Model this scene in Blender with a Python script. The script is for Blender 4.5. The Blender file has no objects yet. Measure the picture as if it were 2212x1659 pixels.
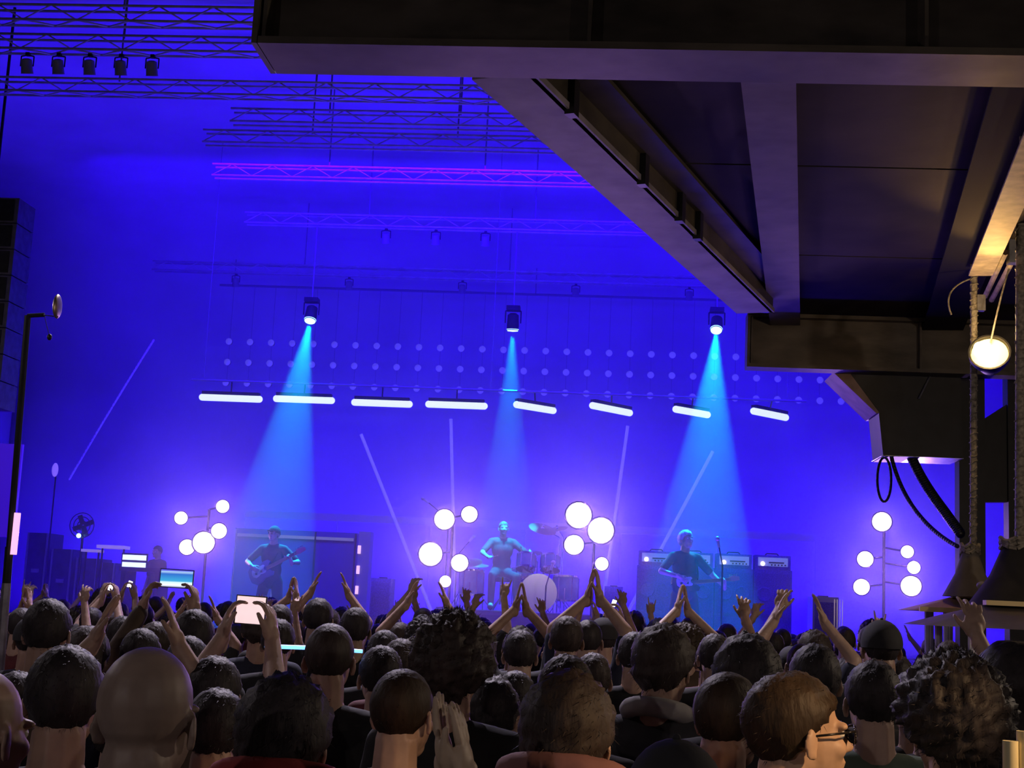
import bpy, bmesh, math, random
from mathutils import Vector, Matrix, Euler, noise
random.seed(7)
R = math.radians
PI = math.pi
C = bpy.context.scene.collection
SC = bpy.context.scene

# ------------------------------------------------------------------ camera
F = 3000.0                       # focal length in pixels of the 2212 x 1659 frame
CX, CY = 1106.0, 829.5
CAM = Vector((0, 0, 1.9))
CROT = Matrix.Rotation(R(4.4), 3, 'Z') @ Matrix.Rotation(R(90 + 8.91), 3, 'X') @ Matrix.Rotation(0.047, 3, 'Z')
cd = bpy.data.cameras.new('camera'); cam = bpy.data.objects.new('camera', cd); C.objects.link(cam)
cd.sensor_width = 36; cd.lens = F / 2212 * 36; cd.clip_end = 200; cd.clip_start = 0.05
cam.matrix_world = Matrix.Translation(CAM) @ CROT.to_4x4()
SC.camera = cam

def ray(px, py): return (CROT @ Vector(((px - CX) / F, -(py - CY) / F, -1)))
def P(px, py, Y):                 # a point of the place seen in that direction, on the vertical plane y = Y
    d = ray(px, py); return CAM + d * (Y / d.y)
def PZ(px, py, z):                # likewise on the horizontal plane of height z
    d = ray(px, py); return CAM + d * ((z - CAM.z) / d.z)

# ------------------------------------------------------------------ world, exposure
w = bpy.data.worlds.new('night'); SC.world = w; w.use_nodes = True
w.node_tree.nodes['Background'].inputs[0].default_value = (0.02, 0.018, 0.03, 1)
w.node_tree.nodes['Background'].inputs[1].default_value = 0.05
vs = SC.view_settings
vs.view_transform = 'Standard'; vs.look = 'None'; vs.exposure = 0; vs.gamma = 1; vs.use_curve_mapping = False
cy = SC.cycles
cy.max_bounces = 4; cy.diffuse_bounces = 2; cy.glossy_bounces = 1; cy.transmission_bounces = 3; cy.volume_bounces = 0
cy.caustics_reflective = False; cy.caustics_refractive = False
cy.use_adaptive_sampling = True; cy.adaptive_threshold = 0.08; cy.adaptive_min_samples = 16; cy.sample_clamp_indirect = 3; cy.use_denoising = True
cy.volume_step_rate = 4; cy.volume_max_steps = 64

# ------------------------------------------------------------------ large lights (the stage's blue wash)
BLUE = (0.02, 0.0, 1.0)
def area(name, loc, to, sx, sy, col, power, spread=180):
    l = bpy.data.lights.new(name, 'AREA'); l.shape = 'RECTANGLE'; l.size = sx; l.size_y = sy
    l.color = col; l.energy = power; l.spread = R(spread)
    o = bpy.data.objects.new(name, l); C.objects.link(o); o.location = loc
    o.rotation_euler = (Vector(to) - Vector(loc)).to_track_quat('-Z', 'Y').to_euler(); return o
def spot(name, loc, to, col, power, size, blend=0.15, rad=0.04):
    l = bpy.data.lights.new(name, 'SPOT'); l.color = col; l.energy = power; l.spot_size = R(size); l.spot_blend = blend
    l.shadow_soft_size = rad
    o = bpy.data.objects.new(name, l); C.objects.link(o); o.location = loc
    o.rotation_euler = (Vector(to) - Vector(loc)).to_track_quat('-Z', 'Y').to_euler(); return o
def point(name, loc, col, power, rad=0.05):
    l = bpy.data.lights.new(name, 'POINT'); l.color = col; l.energy = power; l.shadow_soft_size = rad
    o = bpy.data.objects.new(name, l); C.objects.link(o); o.location = loc; return o
area('wash_roof', (0, 20.0, 8.2), (0, 20.6, 10), 24, 7, BLUE, 170)
area('wash_floor_up', (0, 18.9, 1.3), (0, 18.0, 9), 22, 0.4, (0.035, 0.0, 1.0), 720, 140)
area('wash_backdrop', (0, 26.2, 1.5), (0, 28.3, 5.2), 24.5, 0.5, BLUE, 900)
area('wash_stage', (0, 19.5, 8.2), (0, 23, 1.5), 16, 1.0, BLUE, 1500)

# ------------------------------------------------------------------ helpers: objects
BASE = {}
def meta(o, label=None, cat=None, group=None, kind=None):
    if label: o['label'] = label
    if cat: o['category'] = cat
    if group: o['group'] = group
    if kind: o['kind'] = kind
    return o
def thing(name, label, cat, loc=(0, 0, 0), rotz=0, group=None, scale=1):
    o = bpy.data.objects.new(name, None); C.objects.link(o); o.empty_display_size = 0.1
    o.location = loc; o.rotation_euler = (0, 0, rotz); o.scale = (scale,) * 3
    BASE[o] = Vector(loc); return meta(o, label, cat, group)
def link(name, me, mat=None, parent=None):
    o = bpy.data.objects.new(name, me); C.objects.link(o)
    if parent is not None: o.parent = parent
    if mat is not None and not me.materials: me.materials.append(mat)
    return o
class MB:
    def __init__(s): s.v = []; s.f = []
    def add(s, vs, fs, M=None):
        n = len(s.v)
        s.v += [tuple((M @ Vector(v)) if M is not None else v) for v in vs]
        s.f += [tuple(i + n for i in f) for f in fs]; return s
    def box(s, c, d, M=None, rot=None):
        x, y, z = d[0] / 2, d[1] / 2, d[2] / 2
        vs = [Vector((a * x, b * y, e * z)) for a in (-1, 1) for b in (-1, 1) for e in (-1, 1)]
        if rot is not None: vs = [rot @ v for v in vs]
        vs = [v + Vector(c) for v in vs]
        return s.add(vs, [(0, 1, 3, 2), (4, 6, 7, 5), (0, 4, 5, 1), (2, 3, 7, 6), (0, 2, 6, 4), (1, 5, 7, 3)], M)
    def tube(s, p, q, r0, r1=None, n=8, M=None, cap=True):
        p = Vector(p); q = Vector(q); r1 = r0 if r1 is None else r1
        d = q - p
        if d.length < 1e-6: return s
        a = d.orthogonal().normalized(); b = d.normalized().cross(a)
        vs = []
        for c, r in ((p, r0), (q, r1)):
            vs += [c + a * (r * math.cos(2 * PI * i / n)) + b * (r * math.sin(2 * PI * i / n)) for i in range(n)]
        fs = [(i, (i + 1) % n, n + (i + 1) % n, n + i) for i in range(n)]
        if cap: fs += [tuple(range(n))[::-1], tuple(range(n, 2 * n))]
        return s.add(vs, fs, M)
    def path(s, pts, r, n=6):
        for i in range(len(pts) - 1): s.tube(pts[i], pts[i + 1], r, r, n)
        return s
    def ball(s, c, r, u=12, v=8, rot=None, M=None):
        if not hasattr(r, '__len__'): r = (r, r, r)
        vs = [Vector((0, 0, r[2]))]
        for j in range(1, v):
            t = PI * j / v
            vs += [Vector((r[0] * math.sin(t) * math.cos(2 * PI * i / u), r[1] * math.sin(t) * math.sin(2 * PI * i / u), r[2] * math.cos(t))) for i in range(u)]
        vs.append(Vector((0, 0, -r[2])))
        if rot is not None: vs = [rot @ q for q in vs]
        vs = [q + Vector(c) for q in vs]
        fs = [(0, 1 + i, 1 + (i + 1) % u) for i in range(u)]
        for j in range(v - 2):
            a = 1 + j * u
            fs += [(a + i, a + u + i, a + u + (i + 1) % u, a + (i + 1) % u) for i in range(u)]
        a = 1 + (v - 2) * u
        fs += [(a + i, len(vs) - 1, a + (i + 1) % u) for i in range(u)]
        return s.add(vs, fs, M)
    def cap(s, p, q, r0, r1, n=10):          # tapered capsule
        s.tube(p, q, r0, r1, n); s.ball(p, r0, n, 6); s.ball(q, r1, n, 6); return s
    def lathe(s, prof, n=20, M=None):        # profile of (radius, z)
        vs = []; fs = []
        for r, z in prof: vs += [(r * math.cos(2 * PI * i / n), r * math.sin(2 * PI * i / n), z) for i in range(n)]
        for j in range(len(prof) - 1):
            fs += [(j * n + i, j * n + (i + 1) % n, (j + 1) * n + (i + 1) % n, (j + 1) * n + i) for i in range(n)]
        fs += [tuple(range(n))[::-1], tuple(range((len(prof) - 1) * n, len(prof) * n))]
        return s.add(vs, fs, M)
    def prism(s, pts, e):                    # polygon extruded by vector e
        e = Vector(e); n = len(pts); pts = [Vector(p) for p in pts]
        vs = pts + [p + e for p in pts]
        fs = [tuple(range(n))[::-1], tuple(range(n, 2 * n))] + [(i, (i + 1) % n, n + (i + 1) % n, n + i) for i in range(n)]
        return s.add(vs, fs)
    def mesh(s, name, off=(0, 0, 0), smooth=False, mat=None):
        me = bpy.data.meshes.new(name); o = Vector(off)
        me.from_pydata([Vector(v) - o for v in s.v], [], s.f); me.validate(); me.update()
        bm = bmesh.new(); bm.from_mesh(me); bmesh.ops.recalc_face_normals(bm, faces=bm.faces); bm.to_mesh(me); bm.free()
        if smooth:
            me.polygons.foreach_set('use_smooth', [True] * len(me.polygons))
            if smooth == 'auto':
                try: me.set_sharp_from_angle(angle=R(40))
                except Exception: pass
        if mat: me.materials.append(mat)
        return me
    def build(s, name, mat, parent=None, loc=None, smooth='auto'):
        # parts: coordinates given in the place, stored relative to their thing's base
        if parent is not None:
            off = BASE.get(parent, Vector()); o = link(name, s.mesh(name, off, smooth, mat), None, parent); BASE[o] = off
        else:
            off = Vector(loc) if loc is not None else Vector()
            o = link(name, s.mesh(name, off, smooth, mat)); o.location = off; BASE[o] = off
        return o
def axis_matrix(o, d, up=(0, 0, 1)):         # local z along d
    q = Vector(d).to_track_quat('Z', 'Y'); return Matrix.Translation(o) @ q.to_matrix().to_4x4()

# ------------------------------------------------------------------ materials
MATS = {}
def mat(name, col, rough=0.6, metal=0.0, emit=None, estr=0, scale=None, dark=0.6, bump=0.0, objcol=False, detail=4, stretch=None, spec=0.5, sheen=0):
    if name in MATS: return MATS[name]
    m = bpy.data.materials.new(name); m.use_nodes = True; nt = m.node_tree; b = nt.nodes['Principled BSDF']
    b.inputs['Roughness'].default_value = rough; b.inputs['Metallic'].default_value = metal
    b.inputs['Specular IOR Level'].default_value = spec
    if sheen: b.inputs['Sheen Weight'].default_value = sheen
    c4 = (*col, 1); src = None
    if objcol:
        oi = nt.nodes.new('ShaderNodeObjectInfo'); src = oi.outputs['Color']
    if scale:
        tc = nt.nodes.new('ShaderNodeTexCoord'); n = nt.nodes.new('ShaderNodeTexNoise')
        n.inputs['Scale'].default_value = scale; n.inputs['Detail'].default_value = detail
        mp = nt.nodes.new('ShaderNodeMapping'); nt.links.new(tc.outputs['Object'], mp.inputs[0]); nt.links.new(mp.outputs[0], n.inputs['Vector'])
        if stretch: mp.inputs['Scale'].default_value = stretch
        rp = nt.nodes.new('ShaderNodeMapRange'); nt.links.new(n.outputs['Fac'], rp.inputs[0])
        rp.inputs[1].default_value = 0.3; rp.inputs[2].default_value = 0.7; rp.inputs[3].default_value = dark; rp.inputs[4].default_value = 1.15
        mx = nt.nodes.new('ShaderNodeMix'); mx.data_type = 'RGBA'; mx.blend_type = 'MULTIPLY'; mx.inputs[0].default_value = 1
        if src: nt.links.new(src, mx.inputs[6])
        else: mx.inputs[6].default_value = c4
        nt.links.new(rp.outputs[0], mx.inputs[7]); nt.links.new(mx.outputs[2], b.inputs['Base Color'])
        if bump:
            bp = nt.nodes.new('ShaderNodeBump'); bp.inputs['Strength'].default_value = bump; bp.inputs['Distance'].default_value = 0.02
            nt.links.new(n.outputs['Fac'], bp.inputs['Height']); nt.links.new(bp.outputs[0], b.inputs['Normal'])
    elif src: nt.links.new(src, b.inputs['Base Color'])
    else: b.inputs['Base Color'].default_value = c4
    if emit:
        b.inputs['Emission Color'].default_value = (*emit, 1); b.inputs['Emission Strength'].default_value = estr
    MATS[name] = m; return m
M_cloth_pale = mat('backdrop_cloth', (0.7, 0.7, 0.75), 0.9, scale=0.6, dark=0.85)
M_hall = mat('hall_paint', (0.05, 0.05, 0.055), 0.8, scale=1.5)
M_concrete = mat('concrete', (0.12, 0.11, 0.1), 0.7, scale=3, bump=0.3)
M_deck = mat('stage_deck_ply', (0.05, 0.05, 0.055), 0.5, scale=4)
M_alu = mat('aluminium', (0.8, 0.8, 0.83), 0.4, 0.1, scale=6, dark=0.8)
M_black = mat('black_metal', (0.015, 0.015, 0.017), 0.45, 0.3, scale=8)
M_blackplastic = mat('black_plastic', (0.02, 0.02, 0.022), 0.4, scale=20)
M_steel = mat('weathered_steel', (0.125, 0.105, 0.085), 0.5, 0.3, scale=2.2, dark=0.45, bump=0.25, stretch=(1, 1, 2.2))
M_steel2 = mat('dark_steel_plate', (0.036, 0.028, 0.026), 0.75, 0.0, spec=0.2, scale=1.3, dark=0.35, bump=0.3)
M_pinklit = mat('steel_pink_light', (0.42, 0.27, 0.22), 0.55, 0.1, scale=5, dark=0.6)  # pink stage light on the bracket, put into its colour
M_galv = mat('galvanised', (0.5, 0.5, 0.52), 0.35, 0.9, scale=12, dark=0.6)
M_can = mat('grey_can', (0.3, 0.3, 0.34), 0.4)
# ------------------------------------------------------------------ the hall
def struct(name, mb, m, parent=None):
    o = mb.build(name, m, parent, smooth=False)
    if parent is None: o['kind'] = 'structure'
    return o
XL, XR, YB, YF, ZC = -13.0, 13.0, 28.6, -7.0, 9.8
struct('floor', MB().box((0, 10.8, -0.1), (26, 36, 0.2)), M_concrete)
struct('ceiling', MB().box((0, 10.8, ZC + 0.1), (26.4, 36, 0.2)), M_hall)
struct('wall_left', MB().box((XL - 0.1, 10.8, 4.9), (0.2, 36, ZC)), M_hall)
struct('wall_right', MB().box((XR + 0.1, 10.8, 4.9), (0.2, 36, ZC)), M_hall)
struct('wall_back', MB().box((0, YB + 0.1, 4.9), (26.4, 0.2, ZC)), M_hall)
struct('wall_front', MB().box((0, YF - 0.1, 4.9), (26.4, 0.2, ZC)), M_hall)

# pale cloth lining of the stage house: backdrop, roof lining, left side
def cloth(name, label, fn, nu, nv):
    mb = MB(); vs = []; fs = []
    for j in range(nv + 1):
        for i in range(nu + 1): vs.append(fn(i / nu, j / nv))
    for j in range(nv):
        for i in range(nu): a = j * (nu + 1) + i; fs.append((a, a + 1, a + nu + 2, a + nu + 1))
    mb.add(vs, fs); n = len(vs)
    o = mb.build(name, M_cloth_pale, smooth=True)
    sm = o.modifiers.new('thickness', 'SOLIDIFY'); sm.thickness = 0.01
    return meta(o, label, 'drape')
def cove(u, v):                    # backdrop, rounded corner and roof lining are one sheet
    L1, Rr, L3 = 5.0, 3.2, 10.0; La = Rr * PI / 2; t = v * (L1 + La + L3)
    x = -12.8 + 25.6 * u; y0_, z0_ = 28.35, 1.16
    if t < L1: return (x, y0_, z0_ + t)
    if t < L1 + La:
        a = (t - L1) / Rr; return (x, y0_ - Rr * (1 - math.cos(a)), z0_ + L1 + Rr * math.sin(a))
    return (x, y0_ - Rr - (t - L1 - La), z0_ + L1 + Rr)
cloth('stage_drape', 'pale cloth sheet lit blue, rising behind the stage and curving over it as a roof', cove, 8, 90)
cloth('side_drape', 'pale cloth side wall hanging beside the flight cases', lambda u, v: (-12.7 + 0.015 * math.sin(u * 60), 17 + 11.2 * u, 0.05 + 9.2 * v), 160, 2)

# the stage
ST = 1.15
sd = thing('stage', 'black plywood stage platform raised before the crowd', 'stage', (0, 23, 0))
sd['kind'] = 'structure'
for i in range(10):
    for j in range(4):
        MB().box((-11.25 + 2.5 * i, 19.25 + 2.5 * j, ST - 0.06), (2.48, 2.48, 0.12)).build('deck_panel', M_deck, sd)
MB().box((0, 18.0, ST / 2 - 0.06), (25, 0.06, ST - 0.12)).build('skirt', M_black, sd)
for i in range(11):
    for y in (18.3, 23, 27.8): MB().tube((-12.3 + 2.46 * i, y, 0), (-12.3 + 2.46 * i, y, ST - 0.12), 0.03).build('leg', M_black, sd)
dr = thing('drum_riser', 'low carpeted riser under the drum kit', 'riser', (0, 22.7, ST))
RZ = ST + 0.6
x0 = P(1000, 1250, 22.4).x - 0.3; x1 = P(1300, 1250, 22.4).x
MB().box(((x0 + x1) / 2, 22.7, RZ - 0.03), (x1 - x0, 2.6, 0.06)).build('deck', M_deck, dr)
MB().box(((x0 + x1) / 2, 21.42, ST + 0.28), (x1 - x0, 0.03, 0.55)).build('fascia', M_black, dr)
for a in (x0 + 0.05, x1 - 0.05):
    for y in (21.5, 23.9): MB().tube((a, y, ST), (a, y, RZ - 0.05), 0.025).build('leg', M_black, dr)

# haze over the stage
hz = MB().box((0, 22.9, 5.2), (25.2, 10.6, 7.9)).build('stage_haze', None)
hm = bpy.data.materials.new('haze'); hm.use_nodes = True; nt = hm.node_tree; nt.nodes.clear()
vo = nt.nodes.new('ShaderNodeVolumeScatter'); vo.inputs['Density'].default_value = 0.045; vo.inputs['Anisotropy'].default_value = 0.45
vo.inputs['Color'].default_value = (0.95, 0.95, 1, 1)
out = nt.nodes.new('ShaderNodeOutputMaterial'); nt.links.new(vo.outputs[0], out.inputs['Volume']); hz.data.materials.append(hm)
meta(hz, 'thin haze drifting over the whole stage', 'haze', None, 'stuff')

# ------------------------------------------------------------------ roof trusses
chord_cache = {}
def truss(Y, z, xl, xr, label, size=0.17, pitch=0.3, hang=3, lattice=True):
    t = thing('roof_truss', label, 'truss', ((xl + xr) / 2, Y, z), group='lighting trusses under the stage roof')
    h = size / 2; L = xr - xl
    key = ('c', round(L, 2))
    if key not in chord_cache: chord_cache[key] = MB().tube((-L / 2, 0, 0), (L / 2, 0, 0), 0.016, n=8).mesh('chord', smooth=True, mat=M_alu)
    for dy in (-h, h):
        for dz in (0, size):
            o = link('chord', chord_cache[key], None, t); o.location = (0, dy, dz)
    for nm, a, b in (('brace', (0, 0), (pitch, size)), ('brace', (pitch, size), (2 * pitch, 0))):
        k = ('b', a, b, size)
        if k not in chord_cache: chord_cache[k] = MB().tube((a[0], 0, a[1]), (b[0], 0, b[1]), 0.008, n=6).mesh('brace', smooth=True, mat=M_alu)
    ups = [chord_cache[('b', (0, 0), (pitch, size), size)], chord_cache[('b', (pitch, size), (2 * pitch, 0), size)]]
    k = ('l', size)
    if k not in chord_cache: chord_cache[k] = MB().tube((0, -h, 0), (pitch, h, 0), 0.011, n=6).mesh('brace', smooth=True, mat=M_alu)
    n = int(L / pitch)
    for i in range(n):
        x = -L / 2 + i * pitch
        me = ups[i % 2]; ox = x - (pitch if i % 2 else 0)
        o = link('brace', me, None, t); o.location = (ox, -h, 0)
        if not lattice: continue
        o = link('brace', chord_cache[k], None, t)
        o.location = (x, 0, 0)
        if i % 2: o.scale = (1, -1, 1)
    for i in range(hang):
        x = (xl + xr) / 2 + (i - (hang - 1) / 2) * L / (hang + 0.5)
        MB().tube((x, Y, z + size), (x, Y, 9.32), 0.012, n=6).build('hoist_chain', M_can, t)
    return t
TZ = 7.9
def xw(px, py, Y): return P(px, py, Y).x
TR = [(60, 'front lighting truss with wash lamps hanging under it, first from the crowd', -60, 1500), (123, 'second lighting truss from the crowd, with a row of spot lamps', -60, 1500),
      (215, 'third lighting truss from the crowd, long and open', -60, 1450), (272, 'fourth lighting truss from the crowd', 500, 1500),
      (318, 'fifth lighting truss from the crowd', 440, 1550), (390, 'sixth lighting truss from the crowd', 460, 1650),
      (490, 'seventh lighting truss from the crowd', 530, 1800), (598, 'rearmost lighting truss, in front of the lamp grid', 330, 1900)]
TY = []
for i, (py, lab, pl, pr) in enumerate(TR):
    Y = PZ(800, py, TZ).y; TY.append(Y)
    truss(Y, TZ, xw(pl, py, Y), xw(pr, py, Y), lab, hang=3, lattice=i < 3)
# wash lamps hanging under the trusses
M_lens = mat('unlit_lens', (0.35, 0.35, 0.42), 0.12, 0.0, spec=1.0)
def par_can(loc, label, aim=(0, 0.4, -1), s=1.0, group=None):
    t = thing('par_can_lamp', label, 'stage lamp', loc, 0, group)
    o = Vector(loc); d = Vector(aim).normalized(); c = o + Vector((0, 0, -0.22 * s))
    MB().box(o + Vector((0, 0, -0.02)), (0.06 * s, 0.06 * s, 0.05 * s)).build('clamp', M_black, t)
    MB().path([o + Vector((0, 0, -0.03)), o + Vector((-0.1 * s, 0, -0.06 * s)), c + Vector((-0.1 * s, 0, 0))], 0.008).path([o + Vector((0, 0, -0.03)), o + Vector((0.1 * s, 0, -0.06 * s)), c + Vector((0.1 * s, 0, 0))], 0.008).build('yoke', M_black, t)
    MB().lathe([(0.03 * s, -0.12 * s), (0.08 * s, -0.1 * s), (0.09 * s, 0.1 * s), (0.095 * s, 0.11 * s), (0.085 * s, 0.1 * s)], 16, axis_matrix(c, d)).build('can', M_can, t)
    MB().lathe([(0.083 * s, 0.09 * s), (0.07 * s, 0.1 * s), (0.0001, 0.105 * s)], 16, axis_matrix(c, d)).build('lens', M_lens, t)
    return t
for ti, cnt, pl, pr, lab in ((1, 5, 60, 330, 'par lamp hanging under the second truss'),
                             (6, 3, 835, 1050, 'par lamp hanging under the seventh truss'),
                             (7, 5, 510, 1490, 'par lamp hanging under the rearmost truss')):
    for i in range(cnt):
        px = pl + (pr - pl) * i / (cnt - 1)
        x = xw(px, TR[ti][0], TY[ti])
        par_can((x, TY[ti], TZ - 0.02), lab, s=.75, group=lab.replace('lamp', 'lamps'))

# ------------------------------------------------------------------ moving spots with cyan beams
CYAN = (0.0, 0.52, 1.0)
M_cyanlens = mat('cyan_lens', (0.2, 0.8, 1), 0.2, emit=(0.45, 0.9, 1.0), estr=3)
SPOTS = []
YS = TY[6]
for px, py, tx, ty, tY, lab in ((672, 680, 575, 1215, 20.4, 'moving spotlight casting a cyan beam over the bearded-off side guitarist'),
                                (1108, 698, 1092, 1180, 22.4, 'moving spotlight casting a cyan beam straight down on the drummer'),
                                (1548, 702, 1515, 1195, 19.6, 'moving spotlight casting a cyan beam over the guitarist by the amplifiers')):
    c = P(px, py, YS); tgt = P(tx, ty, tY); d = (tgt - c).normalized()
    top = Vector((c.x, YS, TZ - 0.02))
    t = thing('moving_spotlight', lab.replace('the bearded-off side guitarist', 'the guitarist by the dark case'), 'stage lamp', top)
    MB().tube(top, (c.x, YS, c.z + 0.28), 0.012).build('drop_pipe', M_can, t)
    MB().box((c.x, YS, c.z + 0.24), (0.22, 0.2, 0.07)).build('base', M_black, t)
    MB().path([(c.x - 0.125, YS, c.z), (c.x - 0.125, YS, c.z + 0.2), (c.x + 0.125, YS, c.z + 0.2), (c.x + 0.125, YS, c.z)], 0.012).build('yoke', M_black, t)
    MB().lathe([(0.05, -0.16), (0.09, -0.13), (0.1, 0.05), (0.095, 0.1), (0.1, 0.12), (0.09, 0.12), (0.085, 0.05)], 20, axis_matrix(c, d)).build('head', M_black, t)
    MB().lathe([(0.1, 0.1), (0.085, 0.13), (0.0001, 0.14)], 20, axis_matrix(c, d)).build('lens', M_cyanlens, t)
    SPOTS.append(spot('cyan_beam', c + d * 0.18, tgt, CYAN, 6600, 19 if px != 672 else 21))

# ------------------------------------------------------------------ lamp grid above the stage
M_lampglow = mat('grid_lamp_added_glow', (0.8, 0.8, 0.85), 0.15, 0.0, spec=1.0, emit=(0.25, 0.2, 1.0), estr=0.25)  # these lamps are off; the faint emission is added brightness
YG = 27.2
top_pipe = []
for i in range(30):
    px = 495 + 45.6 * i
    t_ys = 738 + 0.0305 * (px - 495)
    pts = [P(px - 1.5 * k, t_ys + 44.5 * k, YG) for k in range(3)]
    if px > 1850: break
    o = Vector((pts[0].x, YG, 8.0))
    t = thing('lamp_string', 'vertical string of three small round lamps in the grid above the stage', 'lamp string', o, group='lamp strings above the stage')
    MB().tube((pts[0].x, YG + 0.05, 8.0), (pts[0].x, YG + 0.05, pts[2].z - 0.05), 0.004, n=5).build('cable', M_can, t)
    for p in pts:
        q = Vector((pts[0].x, YG, p.z))
        l = MB().lathe([(0.03, -0.07), (0.06, -0.06), (0.062, 0.0), (0.055, 0.0)], 12, axis_matrix(q, (0, -1, -0.12))).build('lamp_holder', M_black, t)
        MB().ball(q + Vector((0, -0.02, 0)), (0.068, 0.05, 0.068), 12, 8).build('bulb', M_lampglow, l)
a = P(495, 738, YG); b = P(1830, 778, YG)
gp = thing('grid_pipe', 'long black pipe carrying the lamp strings', 'pipe', ((a.x + b.x) / 2, YG + 0.05, 8.02))
MB().tube((a.x - 0.3, YG + 0.05, 8.02), (b.x + 0.3, YG + 0.05, 8.02), 0.025).build('pipe', M_can, gp)
for x in (a.x, (a.x + b.x) / 2, b.x): MB().tube((x, YG + 0.05, 8.02), (x, YG + 0.05, 9.32), 0.01).build('hoist_chain', M_can, gp)

# ------------------------------------------------------------------ glowing light bars
M_bar = mat('white_tube_glow', (0.8, 0.95, 1), 0.3, emit=(0.85, 1.0, 1.0), estr=1.05)
BARS = [((437, 858), (560, 864)), ((597, 861), (716, 870)), ((766, 869), (884, 876)), ((926, 873), (1046, 880)),
        ((1116, 874), (1195, 887)), ((1280, 876), (1360, 892)), ((1460, 884), (1528, 896)), ((1628, 888), (1697, 902))]
YB_ = 22.0
pz = P(1000, 862, YB_).z + 0.16
pa = P(437, 850, YB_).x; pb = P(1700, 880, YB_).x
bp = thing('bar_pipe', 'black pipe holding the row of glowing light bars', 'pipe', ((pa + pb) / 2, YB_, pz))
MB().tube((pa - 0.2, YB_, pz), (pb + 0.3, YB_, pz), 0.018).build('pipe', M_can, bp)
for x in (pa, (pa + pb) / 2, pb): MB().tube((x, YB_, pz), (x, YB_, 9.32), 0.005, n=5).build('hoist_wire', M_can, bp)
for i, (q0, q1) in enumerate(BARS):
    A = P(*q0, YB_); z = A.z
    if i < 4: B = P(*q1, YB_); B.z = z
    else: B = PZ(*q1, z)
    if i >= 4 and B.y > 23.3: B = P(*q1, 22.9); B.z = z
    m = (A + B) / 2; d = (B - A).normalized()
    if i >= 4: sh = YB_ - m.y
    t = thing('light_bar', 'white glowing light bar hung lengthwise along the pipe' if i < 4 else 'white glowing light bar turned askew under the pipe', 'light bar', m, group='straight light bars' if i < 4 else 'skewed light bars')
    MB().tube(A, B, 0.056, n=12).ball(A, 0.056).ball(B, 0.056).build('tube', M_bar, t)
    up = Vector((0, 0.0, 0.075))
    MB().box(m + up, ((B - A).length, 0.1, 0.05), rot=Vector((1, 0, 0)).rotation_difference(d).to_matrix()).build('housing', M_black, t)
    MB().tube(m + up, (m.x, YB_, pz), 0.012).build('bracket', M_black, t)

# slender pale poles fanned out on the stage
M_poleglow = mat('pole_added_glow', (0.85, 0.8, 0.95), 0.35, emit=(0.4, 0.35, 1.0), estr=0.22)  # emission added so the poles look brightly lit
for (a_, b_), Y, lab in ((((780, 938), (905, 1255)), 24.5, 'slender pale pole leaning outward between the dark case and the drums'), (((974, 905), (982, 1250)), 24.8, 'slender pale pole standing upright between the lamp tree and the drummer'),
                         (((1356, 920), (1310, 1250)), 24.8, 'slender pale pole leaning slightly beside the lamps between drums and amplifiers'), (((1540, 975), (1395, 1250)), 24.5, 'slender pale pole leaning far over above the amplifiers')):
    a = P(*a_, Y); b = P(*b_, Y)
    k = (ST - a.z) / (b.z - a.z); foot = a + (b - a) * k; foot.z = ST
    t = thing('fan_pole', lab, 'pole', foot)
    MB().tube(foot + Vector((0, 0, 0.02)), a, 0.03, n=8).build('pole', M_poleglow, t)
    MB().lathe([(0.16, 0), (0.16, 0.02), (0.03, 0.05)], 16, Matrix.Translation(foot)).build('base', M_black, t)
# low rail behind the band
M_railp = mat('rail_paint', (0.85, 0.8, 0.95), 0.35)
rl = thing('back_rail', 'long pale horizontal rail running behind the band', 'rail', (P(1100, 1130, 26).x, 26, ST))
a = P(530, 1112, 26); b = P(1760, 1160, 26); zz = (a.z + b.z) / 2
MB().box(((a.x + b.x) / 2, 26, zz), (b.x - a.x, 0.08, 0.14)).build('rail', M_railp, rl)
for i in range(7):
    x = a.x + (b.x - a.x) * i / 6; MB().tube((x, 26, ST), (x, 26, zz), 0.018).build('post', M_railp, rl)
# ------------------------------------------------------------------ steel gallery over the crowd
DZ = 5.12                                    # underside of its floor
gal = thing('steel_gallery', 'weathered steel gallery of girders and plates overhanging the crowd', 'gallery', (4, 11, DZ))
gal['kind'] = 'structure'; del gal['category']
def girder(name, a, b, fw, h, tf=0.04, tw=0.03, m=M_steel, parent=gal, up=True, top=True):
    # I-beam whose bottom flange centre line runs a-b at the given height; sub-parts: flanges
    a = Vector(a); b = Vector(b); d = (b - a).normalized(); s = Vector((-d.y, d.x, 0)).normalized(); L = (b - a).length
    rot = Matrix((d, s, Vector((0, 0, 1)))).transposed(); c = (a + b) / 2
    web = MB().box(c + Vector((0, 0, h / 2)), (L, tw, h - 2 * tf), rot=rot).build(name, m, parent)
    MB().box(c + Vector((0, 0, tf / 2)), (L, fw, tf), rot=rot).build('flange', m, web)
    if top: MB().box(c + Vector((0, 0, h - tf / 2)), (L, fw, tf), rot=rot).build('flange', m, web)
    n = max(2, int(L / 1.6))
    for i in range(n + 1):
        q = a + d * (0.02 + (L - 0.04) * i / n)
        MB().box(q + Vector((0, 0, h / 2)), (0.02, fw * 0.86, h - 2 * tf), rot=rot).build('stiffener', m, web)
    return web
# near girder
NB = 4.8
nl = PZ(592, 150, NB); nr = PZ(2700, 190, NB); ny = PZ(1900, 150, NB).y
girder('girder', (nl.x, ny, NB), (nr.x, ny, NB), 0.44, 0.75)
MB().box((nl.x - 0.02, ny, NB + 0.375), (0.03, 0.44, 0.75)).build('end_plate', M_steel, gal)
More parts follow.
